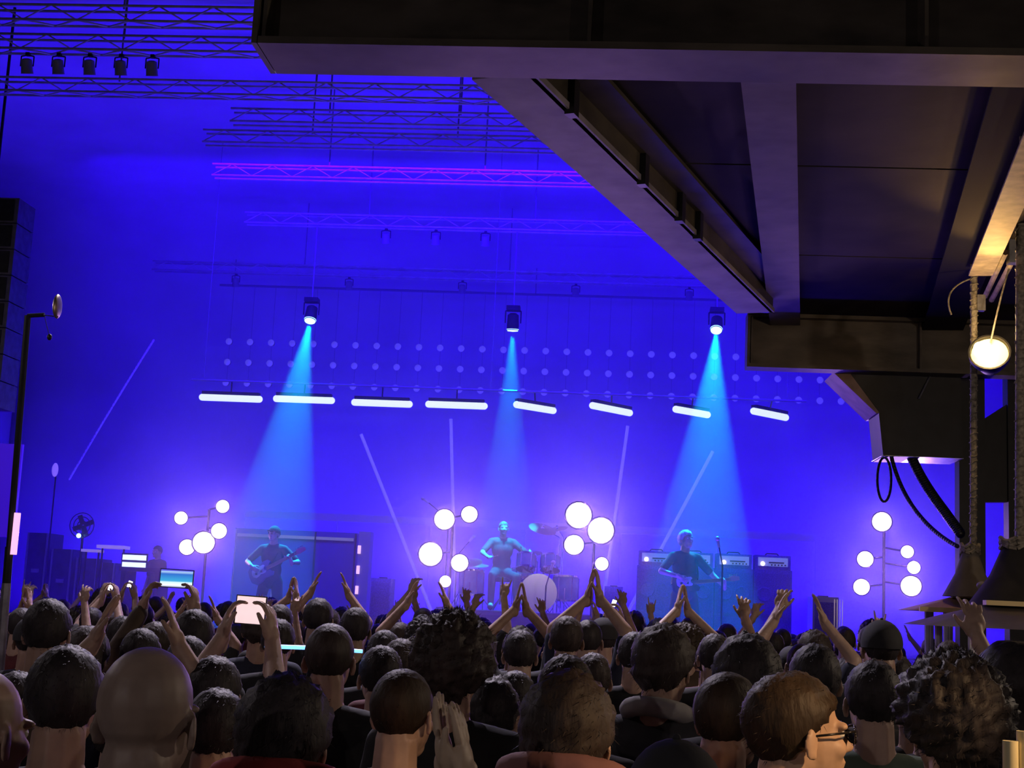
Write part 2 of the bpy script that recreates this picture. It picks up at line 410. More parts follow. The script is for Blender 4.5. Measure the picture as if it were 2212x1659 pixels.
# far girder
fl = P(1618, 740, 15.0); FBZ = P(1640, 797, 15.0).z; FTZ = P(1640, 681, 15.0).z
girder('girder', (fl.x, 15.0, FBZ), (fl.x + 9, 15.0, FBZ), 0.26, FTZ - FBZ, m=M_steel)
MB().box((fl.x - 0.015, 15.0, (FBZ + FTZ) / 2), (0.03, 0.26, FTZ - FBZ)).build('end_plate', M_steel, gal)
# oblique edge girder: wide lower flange, deep inner web
ea = PZ(1085, 165, 4.86); eb = PZ(1632, 676, 4.86)
d = (eb - ea).normalized(); s = Vector((-d.y, d.x, 0)); L = (eb - ea).length
rot = Matrix((d, s, Vector((0, 0, 1)))).transposed(); c = (ea + eb) / 2
eg = MB().box(c - s * 0.16 + Vector((0, 0, 0.13)), (L, 0.03, 0.26), rot=rot).build('girder', M_steel, gal)
MB().box(c + Vector((0, 0, 0.02)), (L, 0.38, 0.04), rot=rot).build('flange', mat('flange_blue_light', (0.34, 0.3, 0.36), 0.6, 0.0, scale=3, dark=0.6), eg)  # paler bluish tone stands in for stage light on the flange
MB().box(c - s * 0.27 + Vector((0, 0, 0.21)), (L, 0.25, 0.03), rot=rot).build('ledge', M_steel, eg)
for px, l in ((1318, 0.9), (1390, 0.8), (1430, 0.5), (1208, 0.5)):
    k = (px - 1160) / (1650 - 1160)
    q = ea + d * (L * k) - s * 0.19
    MB().box(q + Vector((0, 0, 0.12)), (0.09, 0.06, 0.3), rot=rot).build('bracket', M_black, eg)
# floor plates between the girders
def plate(q, m=M_steel2, z=DZ):
    pts = [Vector((p.x, p.y, z)) for p in q]
    MB().prism(pts, (0, 0, 0.03)).build('floor_plate', m, gal)
j1a, j1b = PZ(1660, 180, 5.0), PZ(1694, 672, 5.0)
j2a, j2b = PZ(2225, 190, 5.0), PZ(2050, 676, 5.0)
j3a, j3b = PZ(2300, 190, 4.95), PZ(2105, 600, 4.95)
def yext(a, b, y): return a + (b - a) * ((y - a.y) / (b.y - a.y))
y0, y1 = ny + 0.1, 14.95
A0, A1 = yext(ea, eb, y0), yext(ea, eb, y1)
B0, B1 = yext(j1a, j1b, y0), yext(j1a, j1b, y1)
D0, D1 = yext(j2a, j2b, y0), yext(j2a, j2b, y1)
def lerp(a, b, t): return a + (b - a) * t
ys = 3
for i in range(ys):
    t0, t1 = i / ys, (i + 1) / ys - 0.004
    plate([lerp(A0, A1, t0), lerp(B0, B1, t0), lerp(B0, B1, t1), lerp(A0, A1, t1)])
    plate([lerp(B0, B1, t0), lerp(D0, D1, t0), lerp(D0, D1, t1), lerp(B0, B1, t1)])
    E0, E1 = D0 + Vector((5, 0, 0)), D1 + Vector((5, 0, 0))
    plate([lerp(D0, D1, t0), lerp(E0, E1, t0), lerp(E0, E1, t1), lerp(D0, D1, t1)])
girder('joist', yext(j1a, j1b, y0), yext(j1a, j1b, y1), 0.32, 0.14, 0.02, 0.03, top=False, m=mat('joist_paint', (0.13, 0.105, 0.11), 0.6, 0.0, scale=3, dark=0.55))
girder('joist', yext(j2a, j2b, y0), yext(j2a, j2b, y1), 0.42, 0.14, 0.02, 0.03, top=False, m=mat('matt_black', (0.012, 0.011, 0.013), 0.85, spec=0.2))
M_amberlit = mat('joist_amber_light', (0.62, 0.5, 0.3), 0.6, scale=9, dark=0.6)  # floodlight's amber is put into the joist and conduit colour
girder('joist', PZ(2330, 100, 4.9), PZ(2118, 596, 4.9), 0.2, 0.22, 0.02, 0.03, top=False, m=M_amberlit)
for (pa_, pb_) in (((2128, 640), (2172, 545)), ((2142, 648), (2186, 565))):
    MB().tube(PZ(*pa_, 4.95), PZ(*pb_, 4.95), 0.025).build('conduit', M_amberlit, gal)
# hanging cabinet, bracket, columns behind the wrapped poles
M_blackpaint = mat('black_paint', (0.018, 0.017, 0.02), 0.5, scale=5, dark=0.5)
YC = 15.15
def boxpx(mb, x0, y0_, x1, y1_, Y, dep):
    a = P(x0, y0_, Y); b = P(x1, y1_, Y)
    return mb.box(((a.x + b.x) / 2, Y + dep / 2, (a.z + b.z) / 2), (abs(b.x - a.x), dep, abs(a.z - b.z)))
cab_c = P(1990, 812, YC)
hc = thing('hanging_cabinet', 'black cabinet slung under the steel gallery girder', 'cabinet', (cab_c.x, YC + 0.2, P(1990, 990, YC).z))
pts = [P(1836, 806, YC), P(2075, 812, YC), P(2080, 988, YC), P(1908, 986, YC), P(1898, 888, YC)]
for p in pts: p.y = YC
MB().prism(pts, (0, 0.6, 0)).build('body', M_blackpaint, hc)
pts = [P(1800, 804, YC - 0.02), P(1836, 806, YC - 0.02), P(1900, 892, YC - 0.02), P(1893, 893, YC - 0.02)]
MB().prism(pts, (0, 0.64, 0)).build('side_plate', M_pinklit, hc)
boxpx(MB(), 1905, 984, 2082, 990, YC - 0.01, 0.62).build('bottom_rail', M_galv, hc)
MB().tube(P(2010, 812, YC - 0.03), P(1985, 862, YC - 0.03), 0.012).build('seam', M_galv, hc)
co = thing('steel_column', 'black steel column under the gallery beside the wrapped pole', 'column', (P(2095, 1000, 15.4).x, 15.4, 0)); co['kind'] = 'structure'; del co['category']
a = P(2072, 1000, 15.4); b = P(2128, 1000, 15.4)
MB().box(((a.x + b.x) / 2, 15.5, 2.4), (b.x - a.x, 0.2, 4.8)).build('shaft', M_blackpaint, co)
MB().box(((a.x + b.x) / 2, 15.5, 0.02), (0.5, 0.5, 0.04)).build('foot_plate', M_blackpaint, co)
co2 = thing('steel_column', 'wide black steel column under the gallery beside the second wrapped pole', 'column', (P(2240, 1000, 15.4).x, 15.4, 0)); co2['kind'] = 'structure'; del co2['category']
a = P(2178, 1000, 15.4); b = P(2330, 1000, 15.4)
MB().box(((a.x + b.x) / 2, 15.5, 2.4), (b.x - a.x, 0.2, 4.8)).build('shaft', M_blackpaint, co2)
cp = P(2150, 905, 15.45); q = P(2150, 1085, 15.45)
pts = [P(2126, 905, 15.45), P(2180, 870, 15.45), P(2180, 1085, 15.45), P(2126, 1085, 15.45)]
MB().prism(pts, (0, 0.12, 0)).build('infill_panel', M_blackpaint, co2)
# cables under the cabinet
def bez(p, n=16):
    out = []
    for i in range(n + 1):
        t = i / n; q = [Vector(x) for x in p]
        while len(q) > 1: q = [q[k].lerp(q[k + 1], t) for k in range(len(q) - 1)]
        out.append(q[0])
    return out
def cable(name, pts, r, lab, m=M_blackplastic, cat='cable'):
    mb = MB(); L = bez(pts, 40); mb.path(L, r, 10)
    for q in L: mb.ball(q, r, 10, 6)
    return meta(mb.build(name, m, loc=L[0], smooth=True), lab, cat)
lp = []
for i in range(25):
    t = 2 * PI * i / 24; lp.append(P(1910 + 15 * math.sin(t) , 1036 + 48 * math.cos(t) * (1 if math.cos(t) > 0 else 1), YC + 0.1))
mb = MB().path(lp, 0.014, 6); meta(mb.build('cable_loop', M_blackplastic, loc=lp[0], smooth=True), 'black cable loop dangling below the hanging cabinet', 'cable')
cable('hanging_cable', [P(1925, 985, YC + 0.1), P(1950, 1090, YC + 0.1), P(2010, 1150, 14.6), P(2068, 1180, 14.2)], 0.022, 'thin black cable sagging from the hanging cabinet to the pole')
cable('feeder_cable', [P(1968, 985, YC + 0.2), P(2000, 1060, YC + 0.2), P(2040, 1100, YC + 0.1), P(2074, 1152, YC)], 0.055, 'thick black feeder cable running down from the hanging cabinet')

# ------------------------------------------------------------------ wrapped poles with canvas cones and canopies (bar kiosk)
M_wrap = mat('wrapped_tape', (0.3, 0.27, 0.22), 0.6, scale=30, dark=0.35, bump=0.6)
M_canvas = mat('grey_canvas', (0.17, 0.155, 0.14), 0.85, scale=6, dark=0.75, bump=0.2)
M_canvas_d = mat('black_canvas', (0.025, 0.022, 0.022), 0.85, scale=6)
M_canopy = mat('brown_canopy', (0.13, 0.1, 0.085), 0.8, scale=4, dark=0.7)
YP = 12.2
def wrapped_pole(top, bot, Y, lab, r=0.03):
    a = P(*top, Y); b = P(*bot, Y); b.x = (b.x + a.x) / 2 if abs(a.x - b.x) < 0.2 else b.x
    t = thing('wrapped_pole', lab, 'pole', b)
    MB().tube(b, a, r, n=10).build('pole', M_wrap, t)
    mb = MB(); n = 46; L = []
    for i in range(n * 6):
        k = i / (n * 6); an = i * 0.9
        L.append(b.lerp(a, k) + Vector((math.cos(an) * r * (0.95 + 0.25 * random.random()), math.sin(an) * r * 1.05, 0.03 * random.random())))
    mb.path(L, 0.006, 5).build('light_chain', M_wrap, t)
    return t, a, b
wp, wa, wb = wrapped_pole((2104, 592), (2098, 1182), YP, 'pole wrapped in a cord, holding the warm floodlight')
wrapped_pole((2206, 380), (2192, 1200), YP - 1.0, 'thicker cord-wrapped pole standing beside the black cone', 0.04)
def cone(top, base_y, halfw, px, Y, lab, m, tw=0.16, seg=4, rot=PI / 4):
    a = P(px, top, Y); b = P(px, base_y, Y); hw = halfw
    t = thing('canvas_cone', lab, 'cover', (b.x, Y, b.z))
    MB().lathe([(hw * 1.15, 0), (hw * 0.62, (a.z - b.z) * 0.45), (hw * tw * 1.6, (a.z - b.z) * 0.97), (0.02, a.z - b.z)], seg * 3, Matrix.Translation((b.x, Y, b.z)) @ Matrix.Rotation(rot, 4, 'Z')).build('canvas', m, t)
    rp = MB()
    for i in range(3):
        rr = hw * 0.36; zz = (a.z - b.z) * (0.88 + 0.05 * i)
        rp.path([(b.x + rr * math.cos(x * 0.5), Y + rr * math.sin(x * 0.5), b.z + zz + 0.02 * math.sin(x * 2 + i)) for x in range(14)], 0.018, 6)
    rp.build('rope_knot', M_wrap, t)
    return t
c1 = cone(1178, 1290, 0.2, 2096, YP, 'grey canvas cone tied with rope around the wrapped pole', M_canvas)
cone(1165, 1310, 0.32, 2196, YP - 1.0, 'black canvas cone around the thicker wrapped pole', M_canvas_d)
b0 = P(2122, 1265, YP - 0.3); MB().ball(b0, (0.05, 0.05, 0.035)).tube(b0, b0 + Vector((0, 0, -0.12)), 0.035, 0.03).build('valve_cap', mat('grey_cap', (0.35, 0.33, 0.3), 0.5), c1)
M_trim = mat('canopy_edge_light', (0.85, 0.66, 0.32), 0.6)  # amber of the lit canopy edges, put into the strip colour
def canopy(name, lab, x0, x1, ey, ry, rx0, rx1, Y, dep, roofm=None):
    # hipped canopy: eaves at picture height ey, ridge at ry
    a = P(x0, ey, Y); b = P(x1, ey, Y); r0 = P(rx0, ry, Y + dep / 2); r1 = P(rx1, ry, Y + dep / 2)
    z = a.z; t = thing(name, lab, 'canopy', ((a.x + b.x) / 2, Y + dep / 2, z))
    q = [Vector((a.x, Y, z)), Vector((b.x, Y, z)), Vector((b.x, Y + dep, z)), Vector((a.x, Y + dep, z)), Vector((r0.x, Y + dep / 2, r0.z)), Vector((r1.x, Y + dep / 2, r0.z))]
    MB().add(q, [(0, 1, 5, 4), (1, 2, 5), (2, 3, 4, 5), (3, 0, 4), (0, 3, 2, 1)]).build('roof', roofm or M_canopy, t)
    if roofm: MB().box(((a.x + b.x) / 2, Y - 0.02, z + 0.01), (b.x - a.x, 0.04, 0.04)).build('eave_trim', M_trim, t)
    MB().box(((r0.x + r1.x) / 2, Y + dep / 2 - 0.06, r0.z + 0.015), (abs(r1.x - r0.x), 0.1, 0.035)).build('ridge_trim', M_trim, t)
    for x in (a.x + 0.25, b.x - 0.2):
        for yy in (Y + 0.1, Y + dep - 0.1): MB().tube((x, yy, 0), (x, yy, z), 0.03).build('post', mat('white_post', (0.7, 0.68, 0.72), 0.5), t)
    return t
canopy('bar_canopy', 'brown hipped canopy with pale ridge below the canvas cones', 2028, 2420, 1352, 1306, 2122, 2330, 9.9, 1.2)
k2 = canopy('bar_canopy', 'small canopy with a lit amber panel behind the brown hipped canopy', 1985, 2110, 1318, 1290, 2052, 2100, 11.9, 0.9, mat('canopy_amber_light', (0.6, 0.4, 0.15), 0.7))  # roof coloured amber to carry the lamp light

# warm floodlight on the first wrapped pole
fc = P(2138, 768, YP - 0.25)
M_flood = mat('flood_glow', (1, 0.85, 0.5), 0.3, emit=(1.0, 0.7, 0.18), estr=1.9)
M_flood2 = mat('flood_bulb', (1, 0.9, 0.6), 0.3, emit=(1.0, 0.85, 0.5), estr=8)
fd = thing('floodlight', 'round warm yellow floodlight clamped to the cord-wrapped pole', 'floodlight', fc)
dirf = Vector((-0.25, -0.85, 0.35)).normalized()
MB().lathe([(0.03, -0.2), (0.1, -0.16), (0.17, 0.0), (0.175, 0.06), (0.16, 0.06), (0.15, -0.0)], 24, axis_matrix(fc, dirf)).build('housing', M_black, fd)
MB().lathe([(0.155, 0.0), (0.15, 0.03), (0.0001, 0.05)], 24, axis_matrix(fc, dirf)).build('lens', M_flood, fd)
MB().ball(fc + dirf * 0.06 + Vector((-0.08, 0, 0.03)), 0.055).build('bulb', M_flood2, fd)
MB().path([wa.lerp(wb, 0.28), fc + Vector((0, 0.1, 0.05)), fc], 0.02).build('clamp_arm', M_black, fd)
MB().path(bez([P(2104, 600, YP), P(2030, 620, YP), P(2055, 680, YP)]), 0.008).build('cord', M_wrap, fd)
MB().path(bez([P(2186, 560, YP - .3), P(2160, 640, YP - .3), P(2140, 740, YP - .3)]), 0.008).build('cord', M_wrap, fd)
MB().box(P(2118, 655, YP), (0.07, 0.07, 0.14)).build('clamp', M_galv, fd)
MB().box(P(2190, 545, YP - 0.5), (0.1, 0.1, 0.2)).build('clamp', M_galv, fd)
point('flood_light', fc + dirf * 0.3 + Vector((0, 0, 0.05)), (1.0, 0.62, 0.25), 18, 0.06)
spot('flood_up', fc + Vector((0.05, 0, 0.3)), PZ(2150, 450, 4.95), (1.0, 0.52, 0.13), 75, 50, 0.7)

# lit post at the bar, beside the right-hand crowd
V_ = Vector
pc = P(2205, 1620, 2.6)
bpst = thing('bar_post', 'pale yellow ribbed post brightly lit beside the bar', 'post', (pc.x, 2.6, 0))
for i in range(5):
    MB().tube((pc.x - 0.018 + i * 0.026, 2.6 + 0.006 * (i % 2), 0), (pc.x - 0.018 + i * 0.026, 2.6 + 0.006 * (i % 2), P(2180, 1600 - i * 22, 2.6).z), 0.0138, n=10).build('rib', mat('cream_post', (0.9, 0.78, 0.45), 0.5), bpst)
MB().box((pc.x + 0.04, 2.6, 0.03), (0.3, 0.12, 0.06)).build('foot', M_black, bpst)

# lamps over the hall and bar, out of frame, that light the crowd
M_warmglow = mat('warm_bulb', (1, 0.9, 0.7), 0.3, emit=(1.0, 0.75, 0.45), estr=12)
def pendant(loc, lab, col, power, zc=ZC, shade=True):
    t = thing('pendant_lamp', lab, 'lamp', loc); o = Vector(loc)
    MB().tube(o + Vector((0, 0, 0.2)), (o.x, o.y, zc), 0.008).build('cord', M_black, t)
    if shade: MB().lathe([(0.04, 0.22), (0.06, 0.16), (0.2, 0.0), (0.19, 0.0), (0.05, 0.15)], 20, Matrix.Translation(o)).build('shade', M_black, t)
    else: MB().lathe([(0.025, 0.09), (0.03, 0.1), (0.03, 0.19), (0.015, 0.21)], 14, Matrix.Translation(o)).build('socket', M_black, t)
    MB().ball(o + Vector((0, 0, 0.05)), 0.05).build('bulb', M_warmglow, t)
    point('pendant_light', o + Vector((0, 0, -0.06)), col, power, 0.06)
pendant((-3.5, -2.5, 3.7), 'black pendant lamp over the back of the hall', (1.0, 0.87, 0.84), 80)
pendant((4.2, -0.5, 3.7), 'black pendant lamp hanging over the bar side of the hall', (1.0, 0.82, 0.74), 66)
pendant((-5.6, 6.0, 4.4), 'black pendant lamp over the far side of the crowd', (1.0, 0.84, 0.9), 58)  # added outside the frame to brighten the middle of the crowd
pendant((-7.4, 11.5, 4.6), 'black pendant lamp by the wall halfway to the stage', (1.0, 0.84, 0.92), 58)  # second added fill lamp, for the crowd farther back
pendant((4.6, 6.3, 3.3), 'bare bulb hanging under the steel gallery beside the bar', (1.0, 0.78, 0.58), 120, DZ, shade=False)
for x_, l_ in ((-3.4, 'audience floodlight hung high before the stage, nearer the wall'), (-1.0, 'audience floodlight hung high before the stage, nearer the gallery')):  # unseen lamps added for the light rims on the heads
    o_ = V_((x_, 13.9, 9.3)); t = thing('added_rim_floodlight', l_, 'floodlight', o_); d_ = (V_((x_ * 0.4, 4, 1.5)) - o_).normalized()
    MB().tube(o_, (o_.x, o_.y, ZC), 0.012).build('drop_pipe', M_black, t)
    MB().lathe([(0.05, -0.16), (0.1, -0.13), (0.12, 0.08), (0.11, 0.08), (0.09, -0.1)], 18, axis_matrix(o_, d_)).build('can', M_black, t)
    MB().ball(o_ - d_ * 0.06, 0.05).build('bulb', mat('flood_bulb_cool', (1, 1, 1), 0.3, emit=(0.9, 0.85, 1.0), estr=6), t)
    spot('added_rim_light', o_ + d_ * 0.02, o_ + d_ * 5, (0.95, 0.82, 1.0), 2300, 75, 0.5, 0.06)
bs = V_((1.75, 2.15, 2.6)); bt = P(1830, 1590, 2.9); bd_ = (bt - bs).normalized()
t = thing('bar_spotlight', 'small black spotlight hanging beside the bar', 'lamp', bs)
MB().tube(bs, (bs.x, bs.y, ZC), 0.008).build('cord', M_black, t)
MB().lathe([(0.03, -0.12), (0.06, -0.1), (0.07, 0.06), (0.06, 0.06), (0.05, -0.08)], 18, axis_matrix(bs, bd_)).build('can', M_black, t)
MB().ball(bs - bd_ * 0.05, 0.03).build('bulb', M_warmglow, t)
spot('bar_spot_light', bs + bd_ * 0.02, bt, (1.0, 0.6, 0.28), 110, 30, 0.8)

# ------------------------------------------------------------------ left: tall stand, PA tower, side panel
M_pinkglow = mat('pink_tube', (1, 0.7, 0.8), 0.3, emit=(1.0, 0.45, 0.75), estr=1.2)
YT = 8.0
a = P(60, 682, YT); b = P(14, 1260, YT); foot = a + (b - a) * ((0 - a.z) / (b.z - a.z)); foot.z = 0
foot_st = foot
ts = thing('tall_stand', 'tall thin black stand with a short arm rising from the crowd', 'stand', foot)
MB().tube(foot, b, 0.028).build('lower_pole', M_galv, ts)
MB().tube(foot + (a - foot) * 0.35, a, 0.02).build('upper_pole', M_black, ts)
MB().tube(foot + (a - foot) * 0.52, foot + (a - foot) * 0.6, 0.026).build('collar', M_black, ts)
MB().tube(a, P(96, 680, YT), 0.013).build('arm', M_black, ts)
MB().tube(P(96, 681, YT), P(126, 684, YT), 0.003).build('wire', M_black, ts)
q = P(124, 662, YT); MB().ball(q, (0.018, 0.06, 0.075), 12, 10).build('disc', mat('brass_disc', (0.35, 0.27, 0.2), 0.35, 0.8), ts)
MB().ball(P(107, 728, YT), (0.015, 0.015, 0.02)).tube(P(107, 728, YT), P(96, 682, YT), 0.002).build('weight', M_black, ts)
MB().tube(P(38, 1108, YT - 0.03), P(29, 1198, YT - 0.03), 0.02).build('glow_tube', M_pinkglow, ts)
for k in range(3):
    an = k * 2 * PI / 3 + 0.4; MB().tube(foot + Vector((0, 0, 0.5)), foot + Vector((0.45 * math.cos(an), 0.45 * math.sin(an), 0.012)), 0.012).build('leg', M_black, ts)
pa_t = thing('speaker_array', 'dark column of hanging line-array speakers beside the stage', 'speaker', (P(0, 640, 16.6).x, 16.6, P(0, 880, 16.6).z))
zt, zb = P(20, 425, 16.6).z, P(20, 880, 16.6).z
xr_ = P(20, 640, 16.6).x
for i in range(8):
    z0 = zb + (zt - zb) * i / 8; z1 = zb + (zt - zb) * (i + 1) / 8 - 0.015
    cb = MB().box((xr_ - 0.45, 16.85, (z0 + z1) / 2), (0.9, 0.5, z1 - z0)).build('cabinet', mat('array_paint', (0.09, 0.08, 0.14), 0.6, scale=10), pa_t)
    MB().box((xr_ - 0.45, 16.59, (z0 + z1) / 2), (0.8, 0.02, (z1 - z0) * 0.85)).build('grille', M_blackplastic, cb)
MB().tube((xr_ - 0.45, 16.85, zt), (xr_ - 0.45, 16.85, ZC), 0.02).build('hoist_chain', M_black, pa_t)
z0, z1 = P(15, 1160, 17.2).z, P(15, 958, 17.2).z; x1 = P(38, 1050, 17.2).x
meta(MB().box((x1 - 0.8, 17.25, (z0 + z1) / 2), (1.6, 0.05, z1 - z0)).build('side_banner', mat('banner_cloth', (0.12, 0.08, 0.4), 0.7, emit=(0.05, 0.0, 0.9), estr=0.5), loc=(x1 - 0.8, 17.25, z0)), 'glowing blue side screen below the hanging speaker column', 'screen')
meta(MB().tube((x1 - 0.5, 17.3, 0), (x1 - 0.5, 17.3, z0 + 0.1), 0.03).tube((x1 - 1.2, 17.3, 0), (x1 - 1.2, 17.3, z0 + 0.1), 0.03).build('screen_stand', M_black, loc=(x1 - 0.8, 17.3, 0)), 'black two-legged stand carrying the side screen', 'stand')
cable('guy_rope', [P(332, 735, 21), P(240, 880, 20.5), P(150, 1035, 20)], 0.016, 'pale guy rope slanting down beside the stage', mat('pale_rope', (0.7, 0.68, 0.75), 0.7), 'rope')
# ------------------------------------------------------------------ lamp trees on stage
M_blinder = mat('blinder_glow', (1, 0.95, 0.9), 0.3, emit=(1.0, 0.92, 0.99), estr=1.3)
def lamp_tree(lab, Y, lamps, basepx, power, col=(1.0, 0.62, 0.95)):
    bx = P(basepx, 1250, Y).x
    t = thing('lamp_tree', lab, 'lamp tree', (bx, Y, ST))
    top = max(P(x, y, Y).z for x, y, r in lamps)
    MB().tube((bx, Y + 0.1, ST), (bx, Y + 0.1, top - 0.05), 0.022).build('mast', M_black, t)
    for k in range(3):
        an = k * 2 * PI / 3; MB().tube((bx, Y + 0.1, ST + 0.4), (bx + 0.4 * math.cos(an), Y + 0.1 + 0.4 * math.sin(an), ST + 0.012), 0.014).build('leg', M_black, t)
    cen = Vector()
    for x, y, r in lamps:
        c = P(x, y, Y); rr = r / (F / Y) * 0.9
        cen += c / len(lamps)
        dd = (CAM - c).normalized()
        h = MB().lathe([(rr * 0.4, -0.22), (rr * 0.8, -0.15), (rr, 0.0), (rr * 1.05, 0.01), (rr * 0.97, 0.01)], 18, axis_matrix(c, dd)).build('lamp_can', M_black, t)
        MB().lathe([(rr * 0.97, 0.0), (rr * 0.9, 0.02), (rr * 0.5, 0.05), (0.0001, 0.06)], 18, axis_matrix(c, dd)).build('lens', M_blinder, h)
        MB().tube(c - dd * 0.15, (bx, Y + 0.1, min(c.z + 0.05, top - 0.05)), 0.014).build('arm', M_black, t)
    return cen
LT = [('tree of glowing white lamps beside the dark equipment case', 21.0, [(391, 1119, 17), (481, 1094, 17), (473, 1147, 20), (404, 1182, 20), (440, 1172, 28)], 436, 1),
      ('tree of glowing white lamps close beside the drummer and the floor tom', 20.9, [(960, 1122, 26), (1014, 1111, 21), (930, 1197, 30), (993, 1216, 22), (962, 1256, 15)], 970, 1),
      ('tree of glowing white lamps between the drums and the amplifiers', 20.85, [(1250, 1113, 33), (1298, 1146, 33), (1240, 1177, 25), (1300, 1218, 17)], 1280, 1),
      ('tree of six glowing white lamps at the far end past the amplifiers', 20.4, [(1905, 1127, 24), (1869, 1208, 20), (1960, 1192, 16), (1974, 1226, 16), (1861, 1268, 20), (1968, 1266, 25)], 1912, 1)]
for lab, Y, lm, bx_, pw in LT:
    cen = lamp_tree(lab, Y, lm, bx_, pw)
    for x, y, r in lm:
        c = P(x, y, Y - 0.1); spot('blinder_light', c, c + (CAM - c), (0.66, 0.34, 1.0), 62 * (r / 22) ** 2, 105, 1.0, 0.08)
# ------------------------------------------------------------------ backline
M_grille = mat('grille_blue_light', (0.12, 0.07, 0.45), 0.8, scale=60, dark=0.5)  # blue of the stage wash is put into the grille colour
M_tolex = mat('tolex_blue_light', (0.13, 0.08, 0.5), 0.7, scale=40)  # cabinet covering tinted with the blue stage light
M_panel = mat('amp_panel', (0.6, 0.65, 0.7), 0.35, 0.5, emit=(0.1, 0.3, 1.0), estr=0.25)
M_jewel = mat('amp_jewel', (1, 0.6, 0.3), 0.3, emit=(1.0, 0.7, 0.55), estr=7)
M_silver = mat('silver_trim', (0.7, 0.7, 0.75), 0.3, 0.8)
YA = 21.2
for i in range(4):
    px = 1418 + 84.0 * i
    c = P(px, 1222 + 3.2 * i, YA); wpx = 80 / (F / YA); zt_ = P(px, 1222 + 3.2 * i, YA).z
    t = thing('guitar_cabinet', ['speaker cabinet nearest the drums, under an amplifier head', 'speaker cabinet behind the guitarist, second from the drums', 'speaker cabinet third from the drums, under an amplifier head', 'speaker cabinet at the outer end of the amplifier row'][i], 'speaker', (c.x, YA + 0.2, ST), group='speaker cabinets in a row')
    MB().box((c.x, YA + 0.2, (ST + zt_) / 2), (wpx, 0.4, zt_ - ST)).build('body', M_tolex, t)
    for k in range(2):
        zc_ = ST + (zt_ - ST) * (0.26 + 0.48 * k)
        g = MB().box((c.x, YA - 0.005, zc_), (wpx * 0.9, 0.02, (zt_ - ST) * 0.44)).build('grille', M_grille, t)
        for sx in (-1, 1):
            MB().lathe([(0.11, 0), (0.11, 0.006), (0.1, 0.012), (0.05, 0.004)], 16, axis_matrix((c.x + sx * wpx * 0.22, YA - 0.014, zc_), (0, -1, 0))).build('speaker_ring', M_grille, g)
    h0, h1 = zt_ + 0.003, zt_ + 0.22
    t = thing('amplifier_head', ['amplifier head nearest the drums with a glowing jewel lamp', 'amplifier head behind the guitarist with a glowing jewel lamp', 'third amplifier head from the drums with a glowing jewel lamp', 'amplifier head at the outer end of the row with a glowing jewel lamp'][i], 'amplifier', (c.x, YA + 0.2, h0), group='amplifier heads in a row')
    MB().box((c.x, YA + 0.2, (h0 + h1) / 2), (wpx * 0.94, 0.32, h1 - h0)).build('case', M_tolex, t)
    pn = MB().box((c.x, YA + 0.035, (h0 + h1) / 2 + 0.01), (wpx * 0.78, 0.02, 0.13)).build('panel', M_panel, t)
    MB().box((c.x + 0.05, YA + 0.022, (h0 + h1) / 2 + 0.0), (wpx * 0.4, 0.012, 0.02)).build('slot', M_black, pn)
    for k in range(5): MB().tube((c.x - 0.02 + k * 0.05, YA + 0.025, (h0 + h1) / 2 - 0.035), (c.x - 0.02 + k * 0.05, YA + 0.0, (h0 + h1) / 2 - 0.035), 0.012).build('knob', M_black, pn)
    MB().ball((c.x - wpx * 0.27, YA + 0.02, (h0 + h1) / 2 - 0.02), 0.03).build('jewel_lamp', M_jewel, t)
    MB().path([(c.x - 0.1, YA + 0.2, h1), (c.x - 0.08, YA + 0.2, h1 + 0.03), (c.x + 0.08, YA + 0.2, h1 + 0.03), (c.x + 0.1, YA + 0.2, h1)], 0.01).build('handle', M_black, t)
# long dark case with pale top edge behind the first guitarist, lit post at its end
Yc = 22.6
a = P(508, 1142, Yc); b = P(772, 1150, Yc); zt_ = (a.z + b.z) / 2
t = thing('equipment_case', 'long dark equipment case with a pale top edge behind the first guitarist', 'case', ((a.x + b.x) / 2, Yc + 0.3, ST))
MB().box(((a.x + b.x) / 2, Yc + 0.3, (ST + zt_) / 2), (b.x - a.x, 0.6, zt_ - ST)).build('body', mat('case_blue_light', (0.11, 0.065, 0.42), 0.5), t)  # case colour carries the blue of the stage light
MB().box(((a.x + b.x) / 2, Yc - 0.01, zt_ - 0.11), (b.x - a.x - 0.1, 0.03, 0.05)).build('edge_trim', M_silver, t)
for k in range(4):
    x = a.x + 0.02 + (b.x - a.x - 0.04) * k / 3; MB().box((x, Yc - 0.012, (ST + zt_) / 2), (0.025, 0.03, zt_ - ST - 0.02)).build('corner_strip', M_silver if k in (0, 1) else M_black, t)
MB().box(((a.x + b.x) / 2 - 0.9, Yc - 0.012, ST + 0.45), (0.5, 0.03, 0.03)).build('handle', M_silver, t)
a = P(776, 1148, 22.3); b = P(801, 1148, 22.3)
t = thing('rack_tower', 'narrow glossy rack tower at the end of the dark equipment case', 'rack', ((a.x + b.x) / 2, 22.4, ST))
MB().box(((a.x + b.x) / 2, 22.45, (ST + a.z) / 2), (b.x - a.x, 0.3, a.z - ST)).build('body', mat('rack_side', (0.35, 0.33, 0.45), 0.3), t)
for k in range(5):
    z = ST + 0.1 + k * (a.z - ST - 0.15) / 5; MB().box((a.x + 0.02, 22.29, z + 0.08), (0.05, 0.02, 0.13)).build('sheen_panel', mat('rack_sheen_glow', (1, 0.7, 0.7), 0.4, emit=(1.0, 0.6, 0.7), estr=1.0), t)  # emission stands in for the light on the glossy side
